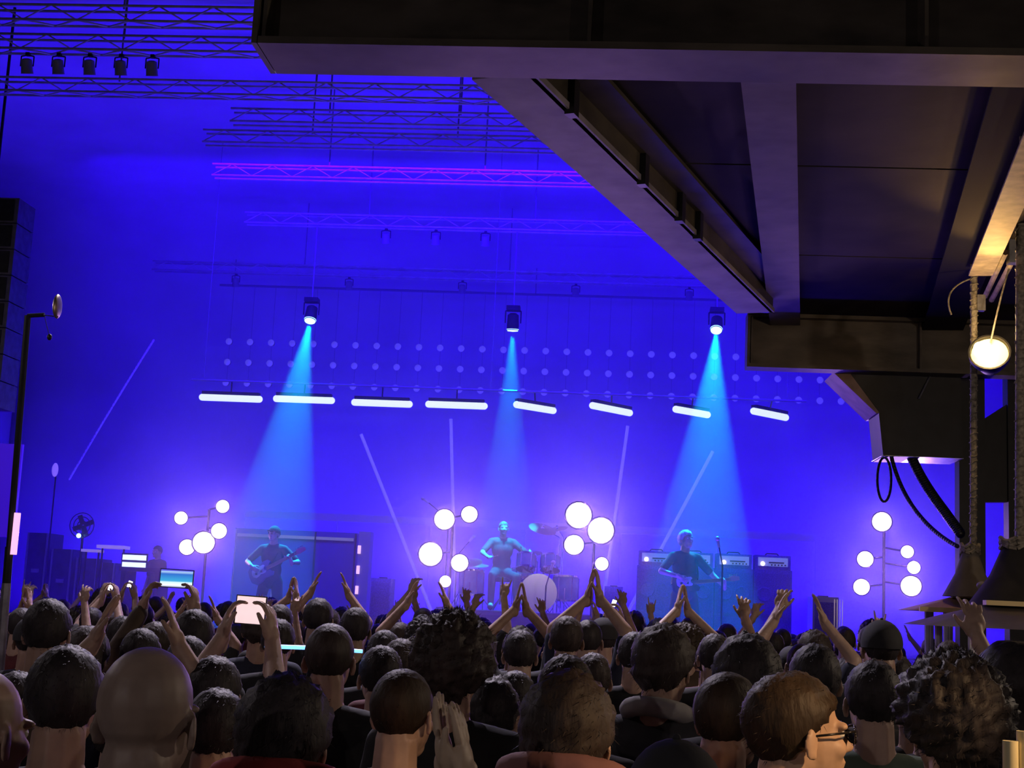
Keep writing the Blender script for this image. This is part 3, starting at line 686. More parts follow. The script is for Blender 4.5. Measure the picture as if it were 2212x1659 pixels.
def small_box(name, x0, y0_, x1, Y, dep, lab, cat, m):
    a = P(x0, y0_, Y); b = P(x1, y0_, Y)
    t = thing(name, lab, cat, ((a.x + b.x) / 2, Y + dep / 2, ST))
    MB().box(((a.x + b.x) / 2, Y + dep / 2, (ST + a.z) / 2), (b.x - a.x, dep, a.z - ST)).build('body', m, t)
    MB().box(((a.x + b.x) / 2, Y - 0.008, (ST + a.z) / 2), ((b.x - a.x) * 0.86, 0.016, (a.z - ST) * 0.86)).build('grille', M_grille, t)
    MB().box(((a.x + b.x) / 2, Y + dep / 2, a.z + 0.008), ((b.x - a.x) * 0.4, 0.04, 0.016)).build('handle', M_black, t)
    return t
small_box('monitor_speaker', 802, 1248, 845, 20.0, 0.4, 'small dark monitor speaker beside the rack tower', 'speaker', M_tolex)
small_box('monitor_speaker', 1306, 1266, 1346, 20.0, 0.4, 'small dark monitor speaker between the drums and amplifiers', 'speaker', M_tolex)
fs_ = small_box('fill_speaker', 1756, 1288, 1812, 18.6, 0.5, 'side-fill speaker with pale ribbed edge near the end lamp tree', 'speaker', mat('fill_side', (0.3, 0.28, 0.38), 0.5))
a = P(1797, 1290, 18.6)
for k in range(4): MB().box((a.x + 0.03 + k * 0.035, 18.575, (ST + a.z) / 2), (0.012, 0.02, a.z - ST - 0.05)).build('rib', M_silver, fs_)
# side-stage desk, screens, racks
Yd = 20.5
t = thing('mixing_desk', 'monitor mixing desk with glowing white screens at the stage side', 'desk', (P(290, 1220, Yd).x, Yd, ST))
a = P(258, 1228, Yd); b = P(345, 1230, Yd)
MB().box(((a.x + b.x) / 2, Yd + 0.3, a.z), (b.x - a.x, 0.6, 0.06)).build('top', M_black, t)
for x in (a.x + 0.05, b.x - 0.05): MB().box((x, Yd + 0.3, (ST + a.z) / 2), (0.05, 0.5, a.z - ST)).build('leg', M_black, t)
M_screen = mat('desk_screen', (0.8, 0.85, 1), 0.3, emit=(0.6, 0.75, 1.0), estr=1.6)
sx = P(286, 1212, Yd)
s_ = MB().box((sx.x, Yd + 0.1, sx.z), (0.4, 0.03, 0.24)).build('screen', M_black, t)
for dz in (0.055, -0.055): MB().box((sx.x, Yd + 0.08, sx.z + dz), (0.36, 0.015, 0.075)).build('lit_strip', M_screen, s_)
for px, py, wd, hh, lab in ((245, 1182, 0.42, 0.05, 'thin lit tray on the clutter of side-stage racks'), (200, 1190, 0.25, 0.04, 'small lit tray on the low side-stage rack')):
    q = P(px, py, 20.9)
    t = thing('glow_tray', lab, 'tray', (q.x, 20.9, ST))
    MB().box((q.x, 20.9, q.z), (wd, 0.3, hh)).build('tray', mat('tray_added_glow', (0.8, 0.75, 0.85), 0.5, emit=(0.7, 0.5, 1.0), estr=0.25), t)  # no lamp: the glow stands in for light falling on the tray
    for k in (-1, 1): MB().tube((q.x + k * wd * 0.4, 20.9, ST), (q.x + k * wd * 0.4, 20.9, q.z), 0.015).build('leg', M_black, t)
for px0, px1, py, lab in ((60, 108, 1150, 'tall dark flight case stacked beside the stage desk'), (112, 160, 1185, 'dark flight case with metal corners at the stage side'), (165, 215, 1205, 'low dark flight case next to the mixing desk'), (218, 252, 1215, 'narrow dark flight case next to the mixing desk')):
    a = P(px0, py, 21.5); b = P(px1, py, 21.5)
    t = thing('flight_case', lab, 'case', ((a.x + b.x) / 2, 21.8, ST))
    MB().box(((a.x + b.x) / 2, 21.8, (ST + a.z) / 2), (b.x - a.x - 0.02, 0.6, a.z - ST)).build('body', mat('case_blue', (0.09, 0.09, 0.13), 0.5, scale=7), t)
    for x in (a.x + 0.02, b.x - 0.03):
        MB().box((x, 21.495, (ST + a.z) / 2), (0.025, 0.03, a.z - ST)).build('edge', M_silver, t)
    MB().box(((a.x + b.x) / 2, 21.49, ST + (a.z - ST) * 0.6), (0.12, 0.02, 0.06)).build('latch', M_silver, t)
q = P(119, 1015, 21); t = thing('hanging_work_lamp', 'small pale oval lamp on a thin post beside the flight cases', 'lamp', (q.x, 21, ST))
MB().tube((q.x, 21.05, ST), (q.x, 21.05, q.z + 0.1), 0.012).build('post', M_black, t)
MB().ball(q, (0.05, 0.05, 0.11)).build('glass', mat('pale_lamp', (0.8, 0.6, 0.9), 0.3, emit=(0.5, 0.3, 1.0), estr=0.35), t)
# big round fan / reflector on the racks
q = P(178, 1135, 20.8); t = thing('stage_fan', 'round dark fan on a stand among the side-stage racks', 'fan', (q.x, 20.8, ST))
MB().tube((q.x, 20.85, ST), (q.x, 20.85, q.z), 0.02).build('post', M_black, t)
for rr in (0.07, 0.13, 0.19): MB().path([(q.x + rr * math.cos(2 * PI * k / 20), 20.78, q.z + rr * math.sin(2 * PI * k / 20)) for k in range(21)], 0.008, 5).build('guard_ring', M_black, t)
for k in range(4):
    an = k * PI / 2 + 0.4; MB().box((q.x + 0.09 * math.cos(an), 20.83, q.z + 0.09 * math.sin(an)), (0.15, 0.02, 0.07), rot=Matrix.Rotation(-an, 3, 'Y')).build('blade', M_blackplastic, t)
MB().ball((q.x - 0.02, 20.74, q.z - 0.16), 0.035).build('indicator', mat('cyan_led', (0.5, 1, 1), 0.3, emit=(0.3, 0.9, 1), estr=5), t)

# ------------------------------------------------------------------ drum kit
M_shell = mat('drum_shell', (0.12, 0.35, 0.45), 0.2, 0.2, scale=5)
M_skin = mat('drum_head', (0.75, 0.78, 0.8), 0.5)
M_chrome = mat('chrome', (0.8, 0.8, 0.85), 0.15, 1.0)
M_brass = mat('cymbal_bronze', (0.75, 0.6, 0.3), 0.25, 0.9)
def drum(name, c, r, dep, axis, lab, legs=0, cat='drum', skin=None):
    c = Vector(c); t = thing(name, lab, cat, (c.x, c.y, RZ)); M = axis_matrix(c, axis)
    MB().lathe([(r, -dep / 2), (r, dep / 2)], 24, M).build('shell', M_shell, t)
    for s in (-1, 1):
        MB().lathe([(r * 1.02, s * dep / 2 - 0.015), (r * 1.05, s * dep / 2 - 0.015), (r * 1.05, s * dep / 2 + 0.015), (r * 1.02, s * dep / 2 + 0.015)], 24, M).build('hoop', M_chrome, t)
        MB().lathe([(r, s * dep / 2), (r, s * dep / 2 + s * 0.004)], 24, M).build('drum_skin', skin or M_skin, t)
    for k in range(6):
        an = 2 * PI * k / 6; p = M @ Vector((r * 1.03 * math.cos(an), r * 1.03 * math.sin(an), -dep * 0.42)); q = M @ Vector((r * 1.03 * math.cos(an), r * 1.03 * math.sin(an), dep * 0.42))
        MB().tube(p, q, 0.008, n=5).build('lug', M_chrome, t)
    for k in range(legs):
        an = 2 * PI * k / legs + 0.5; MB().tube((c.x + r * 1.04 * math.cos(an), c.y + r * 1.04 * math.sin(an), c.z), (c.x + r * 1.1 * math.cos(an), c.y + r * 1.1 * math.sin(an), RZ + 0.005), 0.009).build('leg', M_chrome, t)
    return t
YD = 21.9
kx = P(1160, 1270, YD).x
bd = drum('bass_drum', (kx, YD, RZ + 0.31), 0.28, 0.42, (0.15, -1, 0), 'bass drum at the front of the drum kit', skin=mat('black_drum_head', (0.1, 0.1, 0.14), 0.4))
for s in (-1, 1): MB().tube((kx + s * 0.28, YD - 0.1, RZ + 0.25), (kx + s * 0.42, YD - 0.28, RZ + 0.005), 0.012).build('spur', M_chrome, bd)
for s, lab in ((-1, 'rack tom mounted on the bass drum, nearer the drummer'), (1, 'rack tom mounted on the bass drum, farther from the drummer')):
    td = drum('rack_tom', (kx + s * 0.19, YD + 0.08, RZ + 0.78), 0.15, 0.22, (0, 0.35, 1), lab)
    MB().tube((kx + s * 0.05, YD + 0.05, RZ + 0.56), (kx + s * 0.15, YD + 0.05, RZ + 0.7), 0.014).build('mount', M_chrome, td)
drum('floor_tom', (P(1018, 1262, 21.7).x, 21.7, RZ + 0.42), 0.19, 0.38, (0, 0, 1), 'cyan-lit floor tom on legs beside the lamp tree', 3)
drum('floor_tom', (P(1222, 1262, 22.0).x, 22.0, RZ + 0.4), 0.2, 0.38, (0, 0, 1), 'floor tom on legs beyond the bass drum', 3)
drum('snare_drum', (P(1125, 1250, 22.1).x, 22.42, RZ + 0.6), 0.17, 0.14, (0, 0.1, 1), 'shallow snare drum on a stand before the drummer', 3)
def cymbal(px, py, Y, r, lab, tilt=(0.1, -0.15, 1), boom=None):
    c = P(px, py, Y); bx = c.x + (boom or 0); t = thing('cymbal_stand', lab, 'cymbal', (bx, Y + 0.05, RZ))
    d = Vector(tilt).normalized(); M = axis_matrix(c, d)
    MB().lathe([(r, 0), (r * 0.6, 0.018), (r * 0.2, 0.03), (r * 0.12, 0.05), (0.004, 0.055)], 24, M).build('cymbal', M_brass, t)
    MB().ball(c + d * 0.06, 0.016).build('wing_nut', M_chrome, t)
    hub = Vector((bx, Y + 0.05, c.z - 0.12 if boom else c.z - 0.04))
    MB().tube((bx, Y + 0.05, RZ + 0.02), hub, 0.012).build('stem', M_chrome, t)
    MB().tube(hub, c + d * 0.02, 0.01).build('boom_arm', M_chrome, t)
    for k in range(3):
        an = 2 * PI * k / 3 + 0.3; MB().tube((bx, Y + 0.05, RZ + 0.3), (bx + 0.24 * math.cos(an), Y + 0.05 + 0.24 * math.sin(an), RZ + 0.008), 0.009).build('leg', M_chrome, t)
cymbal(1172, 1143, 22.5, 0.23, 'large crash cymbal tilted high above the drum kit', (0.25, -0.45, 1), 0.28)
cymbal(1145, 1196, 22.45, 0.2, 'dark crash cymbal low over the rack toms', (-0.1, -0.3, 1), 0.12)
cymbal(1204, 1143, 23.1, 0.18, 'small splash cymbal next to the high crash', (-0.2, -0.3, 1), 0.1)
cymbal(1010, 1216, 21.9, 0.24, 'wide cymbal glinting cyan above the floor tom by the lamp tree', (-0.1, -0.35, 1), -0.1)
cymbal(1034, 1222, 22.75, 0.17, 'hi-hat cymbal beside the drummer', (0.0, -0.2, 1))
for px, py, bxp, Y, lab in ((921, 1082, 962, 22.3, 'overhead microphone on a tall boom stand beside the lamp tree at the floor tom'), (1018, 1165, 985, 23.0, 'microphone on a short boom stand beside the drummer'), (1192, 1225, 1180, 20.9, 'microphone on a bent boom stand before the drums'), (1552, 1175, 1560, 19.2, 'vocal microphone on a straight stand before the amplifiers')):
    c = P(px, py, Y); bx = P(bxp, 1250, Y).x; base = RZ if 21.45 < Y < 24 else ST
    t = thing('microphone_stand', lab, 'microphone', (bx, Y, base))
    piv = Vector((bx, Y, c.z - 0.28))
    MB().tube((bx, Y, base), piv, 0.012).build('pole', M_black, t)
    MB().tube(piv, c, 0.009).build('boom', M_black, t)
    dd = (c - piv).normalized(); MB().tube(c - dd * 0.05, c + dd * 0.06, 0.018, 0.024).ball(c + dd * 0.07, 0.035).build('microphone', M_silver, t)
    MB().lathe([(0.13, 0), (0.13, 0.015), (0.02, 0.03)], 16, Matrix.Translation((bx, Y, base))).build('base', M_black, t)
t = thing('drum_throne', 'round black drum stool under the drummer', 'stool', (P(1082, 1250, 22.6).x, 22.6, RZ))
DTX = P(1082, 1250, 22.6).x
MB().lathe([(0.17, 0.46), (0.18, 0.49), (0.17, 0.53), (0.1, 0.54)], 20, Matrix.Translation((DTX, 22.6, RZ))).build('seat', M_blackplastic, t)
MB().tube((DTX, 22.6, RZ + 0.1), (DTX, 22.6, RZ + 0.47), 0.02).build('post', M_chrome, t)
for k in range(3):
    an = 2 * PI * k / 3; MB().tube((DTX, 22.6, RZ + 0.2), (DTX + 0.25 * math.cos(an), 22.6 + 0.25 * math.sin(an), RZ + 0.01), 0.012).build('leg', M_chrome, t)
# ------------------------------------------------------------------ people
M_skin_ = mat('skin', (0.5, 0.33, 0.25), 0.5, scale=14, dark=0.82, objcol=True, bump=0.05)
M_cloth = mat('clothing', (0.1, 0.1, 0.1), 0.85, scale=9, dark=0.75, objcol=True, bump=0.25)
M_hair = mat('hair', (0.05, 0.03, 0.02), 0.6, scale=26, dark=0.5, objcol=True, bump=0.5, stretch=(1, 1, 0.25), spec=0.35)
M_eye = mat('eye_white', (0.8, 0.78, 0.75), 0.3)
M_lips = mat('lips', (0.45, 0.2, 0.17), 0.5)
V = Vector
TMP = bpy.data.collections.new('tmp'); SC.collection.children.link(TMP)
def remesh(mb, voxel, it=6, fac=0.5):
    me = mb.mesh('tmp'); o = bpy.data.objects.new('tmp', me); TMP.objects.link(o)
    r = o.modifiers.new('r', 'REMESH'); r.mode = 'VOXEL'; r.voxel_size = voxel
    if it: s = o.modifiers.new('s', 'SMOOTH'); s.iterations = it; s.factor = fac
    dg = bpy.context.evaluated_depsgraph_get(); dg.update()
    out = bpy.data.meshes.new_from_object(o.evaluated_get(dg), depsgraph=dg)
    vs = [v.co.copy() for v in out.vertices]; fs = [tuple(p.vertices) for p in out.polygons]
    bpy.data.objects.remove(o); bpy.data.meshes.remove(me); bpy.data.meshes.remove(out)
    return vs, fs
def smooth_mesh(name, vs, fs, m):
    me = bpy.data.meshes.new(name); me.from_pydata(vs, [], fs); me.update()
    me.polygons.foreach_set('use_smooth', [True] * len(me.polygons)); me.materials.append(m); return me

def head_prims(mb, M):
    def e(c, r, rot=None):
        q = MB().ball((0, 0, 0), r, 18, 12, rot); mb.add([M @ (V(v) + V(c)) for v in q.v], q.f)
    def k(a, b, r0, r1): 
        q = MB().cap(a, b, r0, r1, 10); mb.add([M @ V(v) for v in q.v], q.f)
    e((0, -0.014, 0.032), (0.076, 0.098, 0.092)); e((0, 0.028, -0.025), (0.064, 0.07, 0.085)); e((0, 0.044, -0.083), (0.044, 0.044, 0.035))
    e((0, 0.0, -0.05), (0.06, 0.07, 0.05))
    for s in (-1, 1):
        e((s * 0.032, 0.06, -0.028), (0.028, 0.034, 0.026))                                   # cheek
        e((s * 0.03, 0.082, 0.017), (0.03, 0.016, 0.01))                                      # brow
        R_ = Matrix.Rotation(s * 0.5, 3, 'Z') @ Matrix.Rotation(-0.15, 3, 'X')
        e((s * 0.083, -0.004, -0.012), (0.007, 0.02, 0.033), R_); e((s * 0.08, 0.0, -0.034), (0.008, 0.011, 0.013), R_)
    k((0, 0.093, 0.008), (0, 0.112, -0.03), 0.008, 0.0125); e((0, 0.1, -0.034), (0.018, 0.012, 0.009))
    e((0, 0.089, -0.06), (0.024, 0.012, 0.0075)); e((0, 0.086, -0.072), (0.02, 0.012, 0.007)); e((0, 0.084, -0.098), (0.02, 0.016, 0.014))
def hand_prims(mb, wrist, fdir, palm, curl=0.25, side=1, spread=0.12, thumb=0.6):
    # fdir: along the fingers; palm: the way the palm faces; side +1 right hand, -1 left hand
    f = V(fdir).normalized(); p = V(palm); p = (p - f * p.dot(f)).normalized(); x = f.cross(p) * side   # x: towards the thumb
    w = V(wrist)
    T = lambda a, b, c: w + f * a + x * b + p * c
    rot = Matrix((f, x, p)).transposed()
    mb.ball(T(0.05, 0, 0), (0.05, 0.041, 0.0155), 12, 8, rot); mb.cap(T(-0.03, 0, 0), T(0.03, 0, 0), 0.027, 0.026)
    mb.ball(T(0.035, 0.026, 0.008), (0.036, 0.017, 0.016), 10, 6, rot)
    cs = curl if hasattr(curl, '__len__') else (curl,) * 4
    for i, (yy, L) in enumerate(((0.028, 0.072), (0.0095, 0.08), (-0.0095, 0.075), (-0.027, 0.058))):
        a = T(0.09, yy, 0); ang = 0; sp = spread * (yy / 0.028)
        for seg, (fr, r0, r1) in enumerate(((0.46, 0.0092, 0.0084), (0.3, 0.0084, 0.0078), (0.24, 0.0078, 0.0066))):
            ang += cs[i] * (0.8 if seg == 0 else 1.1)
            dd = (f * math.cos(ang) + p * math.sin(ang) + x * sp).normalized()
            b = a + dd * (L * fr); mb.cap(a, b, r0, r1, 8); a = b
    a = T(0.03, 0.034, 0.006); d1 = (f * math.cos(thumb) + x * math.sin(thumb) + p * 0.25).normalized(); b = a + d1 * 0.036
    mb.cap(a, b, 0.0115, 0.01, 8); d2 = (d1 + f * 0.5 + p * 0.2).normalized(); mb.cap(b, b + d2 * 0.03, 0.0098, 0.008, 8)
def ik(s, h, l1, l2, hint):
    s, h = V(s), V(h); d = h - s; L = min(d.length, (l1 + l2) * 0.995); d.normalize(); h = s + d * L
    a = (l1 * l1 - l2 * l2 + L * L) / (2 * L); hh = math.sqrt(max(0, l1 * l1 - a * a))
    n = V(hint); n = (n - d * n.dot(d)).normalized()
    return s + d * a + n * hh, h
def make_body(arms=None, head=(0, 0, 0), legs=None, torso=None, build=1.0, voxel=0.014):
    """arms: {side: dict(wrist, hint, f, palm, curl, spread, thumb)}; returns meshes (body, shirt short, shirt long, trousers)"""
    t = dict(pelvis=V((0, 0, .95)), waist=V((0, 0, 1.1)), chest=V((0, 0, 1.29)), up=V((0, -0.005, 1.4)), neck=V((0, -.02, 1.46)), head=V((0, .015, 1.648)))
    if torso: t.update({k: V(v) for k, v in torso.items()})
    b = build
    sh = {s: t['up'] + V((s * 0.185 * b, -0.005, 0.02)) for s in (-1, 1)}
    A = {}
    for s in (-1, 1):
        a = (arms or {}).get(s)
        if a is None: A[s] = (sh[s] + V((s * .055, -.02, -.29)), sh[s] + V((s * .06, .06, -.53)), dict(f=(0, .25, -1), palm=(-s, 0.2, 0), curl=.3))
        else:
            e, w_ = ik(sh[s], a['wrist'], .3, .27, a.get('hint', (s, -.3, -.6))); A[s] = (e, w_, a)
    Lg = {}
    for s in (-1, 1):
        l = (legs or {}).get(s)
        hip = t['pelvis'] + V((s * .095, 0, -.03))
        kn, an = (V(l[0]), V(l[1])) if l else (V((s * .105, .02, .5)), V((s * .11, -.02, .09)))
        td = V(l[2]) if l and len(l) > 2 else V((s * .02, .15, -.05))
        Lg[s] = (hip, kn, an, an + td)
    def torso_p(mb, g):
        mb.ball(t['pelvis'], (.165 * b + g, .115 * b + g, .13 + g), 16, 10); mb.ball(t['waist'], (.148 * b + g, .102 * b + g, .15 + g), 16, 10)
        mb.ball(t['chest'], (.172 * b + g, .122 * b + g, .16 + g), 16, 10); mb.ball(t['up'], (.17 * b + g, .1 * b + g, .085 + g), 16, 10)
        mb.cap(t['pelvis'], t['chest'], .11 * b + g, .12 * b + g, 14)
        for s in (-1, 1): mb.cap(sh[s], t['neck'] + V((s * .03, 0, -0.0)), .056 * b + g, .045 + g)
    def arm_p(mb, s, g, fr=1.0):
        e, w_, a = A[s]
        mb.cap(sh[s], e.lerp(sh[s], 1 - min(1, fr)), .054 * b + g, .043 * b + (1 - min(1, fr)) * .008 + g)
        if fr > 1: mb.cap(e, e.lerp(w_, fr - 1), .043 * b + g, (.043 - .014 * (fr - 1)) * b + g)
    def leg_p(mb, s, g):
        h, k, an, toe = Lg[s]
        mb.cap(h, k, .085 * b + g, .058 + g); mb.cap(k, an, .057 + g, .04 + g)
    mb = MB(); torso_p(mb, 0)
    for s in (-1, 1):
        arm_p(mb, s, 0, 2.0); leg_p(mb, s, 0); h, k, an, toe = Lg[s]
        mb.cap(an, toe, .045, .035); mb.cap(an + V((0, -.04, -.04)), toe, .04, .034)
    Mh = Matrix.Translation(t['head']) @ Euler((R(head[0]), R(head[1]), R(head[2])), 'XYZ').to_matrix().to_4x4()
    nk = Mh @ V((0, -.03, -.06)); mb.cap(t['neck'] + V((0, 0, -.03)), nk, .066, .06)
    vs, fs = remesh(mb, voxel, 4)
    mh = MB(); head_prims(mh, Mh); mh.cap(t['neck'] + V((0, 0, 0.02)), nk, .065, .06); v2, f2 = remesh(mh, .0055, 4)
    n = len(vs); vs += v2; fs += [tuple(i + n for i in f) for f in f2]
    mh = MB()
    for s in (-1, 1):
        e, w_, a = A[s]
        hand_prims(mh, w_, a.get('f', (0, 0, 1)), a.get('palm', (-s, 0, 0)), a.get('curl', .2), s, a.get('spread', .12), a.get('thumb', .6))
        mh.cap(w_ + (e - w_).normalized() * 0.1, w_, .032 * b, .0285)
    v2, f2 = remesh(mh, .0048, 3); n = len(vs); vs += v2; fs += [tuple(i + n for i in f) for f in f2]
    out = dict(head=Mh, body=smooth_mesh('body', vs, fs, M_skin_), joints=(t, sh, A, Lg))
    def shirt(fr):
        mb = MB(); torso_p(mb, .013)
        for s in (-1, 1): arm_p(mb, s, .012, fr)
        v, f = remesh(mb, .017, 3); return smooth_mesh('shirt', v, f, M_cloth)
    out['short'] = shirt(.8); out['long'] = shirt(1.93)
    mb = MB(); mb.ball(t['pelvis'], (.178 * b, .128 * b, .12), 16, 10)
    for s in (-1, 1):
        leg_p(mb, s, .014)
    v, f = remesh(mb, .02, 3); out['trousers'] = smooth_mesh('trousers', v, f, M_cloth)
    mb = MB()
    for s in (-1, 1): 
        h, k, an, toe = Lg[s]; mb.cap(an + V((0, -.045, -.035)), toe + V((0, .01, 0)), .05, .042)
    v, f = remesh(mb, .014, 2); out['shoes'] = smooth_mesh('shoes', v, f, M_cloth)
    return out

def hair_mesh(style, seed=0):
    """hair built around the head's local frame (face towards +y)"""
    rnd = random.Random(seed); mb = MB()
    th = dict(short=.008, crop=.004, thick=.021, curly=.045, long=.02, scarf=.02)[style]
    c = V((0, -0.014, 0.03)); r = V((.078 + th, .1 + th, .094 + th)); U, W = (40, 26) if style != 'curly' else (80, 52)
    vs = []; 
    for j in range(W + 1):
        ph = PI * j / W
        for i in range(U):
            az = 2 * PI * i / U                                  # 0 = front (+y)
            d = V((math.sin(ph) * math.sin(az), math.sin(ph) * math.cos(az), math.cos(ph)))
            p = V((d.x * r.x, d.y * r.y, d.z * r.z))
            fb = abs(math.atan2(math.sin(az), math.cos(az)))     # 0 front .. pi back
            line = (lambda a: .062 if a < .8 else (.062 - (a - .8) / .75 * .075 if a < 1.55 else (-.013 - (a - 1.55) / 1.0 * .085 if a < 2.55 else -.098)))(fb)
            if style == 'long': line = .06 if fb < .7 else (.06 - (fb - .7) / .5 * .3 if fb < 1.2 else -.3)
            if style != 'long': line += noise.noise(d * 14 + V((seed, 3, 0))) * .02 + noise.noise(d * 40) * .008 - (.016 if fb > 2.4 else 0)
            amp = dict(short=.006, crop=.002, thick=.011, curly=.017, long=.006, scarf=.003)[style]
            sc = dict(short=26, crop=30, thick=20, curly=22, long=12, scarf=8)[style]
            nz = noise.noise(V((d.x * sc * .3 + seed, d.y * sc * .3, d.z * sc * .3))) * amp + noise.noise(d * sc + V((seed, 0, 0))) * amp * .5
            q = c + p + d * nz
            if q.z < line:
                k = min(1, (line - q.z) / .02); q = c + (q - c).lerp((q - c) * .72, k)
            if style == 'long' and fb > 1.1 and ph > 1.7:
                q = V((d.x * .1 if abs(d.x) < .9 else d.x * .085, -.075 - .03 * abs(math.cos(az)), -.02 - (ph - 1.7) * .2)) + V((nz, nz, 0))
            if style == 'thick' and fb > 2 and q.z < 0: q = q + V((0, -.01, 0))
            vs.append(q)
    fs = []
    for j in range(W):
        for i in range(U): a = j * U + i; b = j * U + (i + 1) % U; fs.append((a, b, b + U, a + U))
    mb.add(vs, fs)
    # loose tufts that roughen the outline
    ns = dict(short=700, crop=300, thick=900, curly=2600, long=500, scarf=0)[style]
    ln = dict(short=.011, crop=.006, thick=.014, curly=.013, long=.016, scarf=0)[style]
    cand = [v for k, v in enumerate(vs) if v.z > c.z - .11 and (v - c).length > .095]
    for k in range(ns):
        p = rnd.choice(cand) + V((rnd.uniform(-.008, .008), rnd.uniform(-.008, .008), rnd.uniform(-.008, .008)))
        n = (p - c).normalized(); tg = n.cross(V((rnd.uniform(-1, 1), rnd.uniform(-1, 1), rnd.uniform(-1, 1)))).normalized()
        lay = 0.35 if style != 'curly' else 0.9
        dn = V((0, -.35, -.65)) if style != 'curly' else V((rnd.uniform(-1, 1), rnd.uniform(-1, 1), rnd.uniform(-1, 1)))
        e = p + (n * lay + dn * .8 + tg * .4).normalized() * ln * rnd.uniform(.6, 1.3)
        s = n.cross(e - p).normalized() * .0009
        mb.add([p - s - n * .004, p + s - n * .004, e], [(0, 1, 2)])
    me = bpy.data.meshes.new('hair'); me.from_pydata([tuple(v) for v in mb.v], [], mb.f); me.update()
    me.polygons.foreach_set('use_smooth', [True] * len(me.polygons)); me.materials.append(M_hair); return me
def cap_mesh():
    mb = MB(); c = V((0, -.014, .03)); U, W = 24, 8; vs = []; fs = []
    for j in range(W + 1):
        ph = PI / 2 * j / W * 1.12
        vs += [c + V((.094 * math.sin(ph) * math.sin(2 * PI * i / U), .116 * math.sin(ph) * math.cos(2 * PI * i / U), .108 * math.cos(ph))) for i in range(U)]
    for j in range(W):
        for i in range(U): a = j * U + i; b = j * U + (i + 1) % U; fs.append((a, b, b + U, a + U))
    mb.add(vs, fs)
    pts = [c + V((.085 * math.sin(a), .1 * math.cos(a) + .005, .0)) for a in [k * .28 - 1.12 for k in range(9)]]
    far = [c + V((.08 * math.sin(a), .1 * math.cos(a) + .085, -.012)) for a in [1.12 - k * .28 for k in range(9)]]
    mb.prism(pts + far, (0, 0, .006)); mb.ball(c + V((0, 0, .109)), .008)
    return mb.mesh('cap', smooth=True, mat=M_cloth)

HAIR = {s: [hair_mesh(s, 3 + i * 5) for i in range(2)] for s in ('short', 'crop', 'thick', 'curly', 'long')}
CAPM = cap_mesh()
EYE = MB().ball((0, 0, 0), .0125, 10, 8).mesh('eye', smooth=True, mat=M_eye)
# poses -------------------------------------------------------------------------------------------
UPC = lambda s, x, y, z, f=None, palm=None, **k: dict(wrist=(x, y, z), hint=(s, -.2, -.1), f=f or (0, .05, 1), palm=palm or (-s, 0, 0), **k)
POSE = {
 'down':  make_body(),
 'broad': make_body(build=1.12),
 'clap':  make_body({1: UPC(1, .035, .12, 1.9, (-.15, .1, 1), curl=.05), -1: UPC(-1, -.035, .12, 1.9, (.15, .1, 1), curl=.05)}),
 'apart': make_body({1: UPC(1, .14, .1, 1.9, (-.35, .1, 1), curl=.1), -1: UPC(-1, -.14, .1, 1.9, (.35, .1, 1), curl=.1)}),
 'right': make_body({1: UPC(1, .2, .14, 1.93, (-.1, .2, 1), (0, 1, 0), curl=(.25, .45, .6, .75), spread=.2)}),
 'left':  make_body({-1: UPC(-1, -.18, .16, 1.9, (.25, .15, 1), (.3, 1, 0), curl=(.5, .6, .7, .8), spread=.22)}),
 'horn':  make_body({1: UPC(1, .24, .1, 1.95, (.1, .1, 1), (0, 1, 0), curl=(.1, 1.1, 1.1, .1), spread=.2, thumb=.2)}),
 'phone': make_body({1: UPC(1, .105, .33, 1.76, (-.35, .25, .9), (-.9, .2, -.2), curl=.45), -1: UPC(-1, -.105, .33, 1.76, (.35, .25, .9), (.9, .2, -.2), curl=.45)}),
}
SK = [(0.52, 0.34, 0.26), (0.46, 0.29, 0.22), (0.56, 0.38, 0.3), (0.4, 0.25, 0.18)]
HC = {'black': (0.04, 0.033, 0.036), 'dark brown': (0.055, 0.04, 0.036), 'brown': (0.045, 0.028, 0.018), 'grey': (0.2, 0.18, 0.17), 'fair': (0.22, 0.14, 0.07), 'white': (0.75, 0.75, 0.75)}
SHIRT = {'black': (0.015, 0.015, 0.018), 'dark grey': (0.05, 0.05, 0.055), 'navy': (0.018, 0.022, 0.05), 'maroon': (0.12, 0.02, 0.025), 'red': (0.4, 0.05, 0.05), 'pink': (0.55, 0.28, 0.28), 'green': (0.16, 0.22, 0.16), 'brown': (0.09, 0.06, 0.04), 'white': (0.5, 0.48, 0.46)}
def person(loc, yaw, scale, label, pose='down', style='short', hc='black', shirt='black', sleeve='short', skin=None, group=None, body=None, extra=None, seed=0, zs=None):
    b = body or POSE[pose]; sk = skin or SK[seed % 4]
    t = thing('person', label, 'person', loc, yaw, group, scale)
    if zs: t.scale = (scale, scale, zs)
    o = link('body', b['body'], None, t); o.color = (*sk, 1)
    o = link('shirt', b[sleeve], None, t); o.color = (*SHIRT[shirt], 1); o['label'] = shirt + ' shirt'
    o = link('trousers', b['trousers'], None, t); o.color = (0.02, 0.022, 0.035, 1)
    o = link('shoes', b['shoes'], None, t); o.color = (0.02, 0.02, 0.02, 1)
    if style == 'cap':
        o = link('hair', HAIR['crop'][0], None, t); o.matrix_local = b['head']; o.color = (*HC[hc], 1)
        o = link('cap', CAPM, None, t); o.matrix_local = b['head']; o.color = (0.03, 0.03, 0.035, 1)
    elif style != 'bald':
        o = link('hair', HAIR[style][seed % 2], None, t); o.matrix_local = b['head']; o.color = (*HC[hc], 1); o['label'] = hc + ' hair'
    for s in (-1, 1):
        o = link('eye', EYE, None, t); o.matrix_local = b['head'] @ Matrix.Translation((s * .031, .079, .0))
    return t
H0 = 1.783
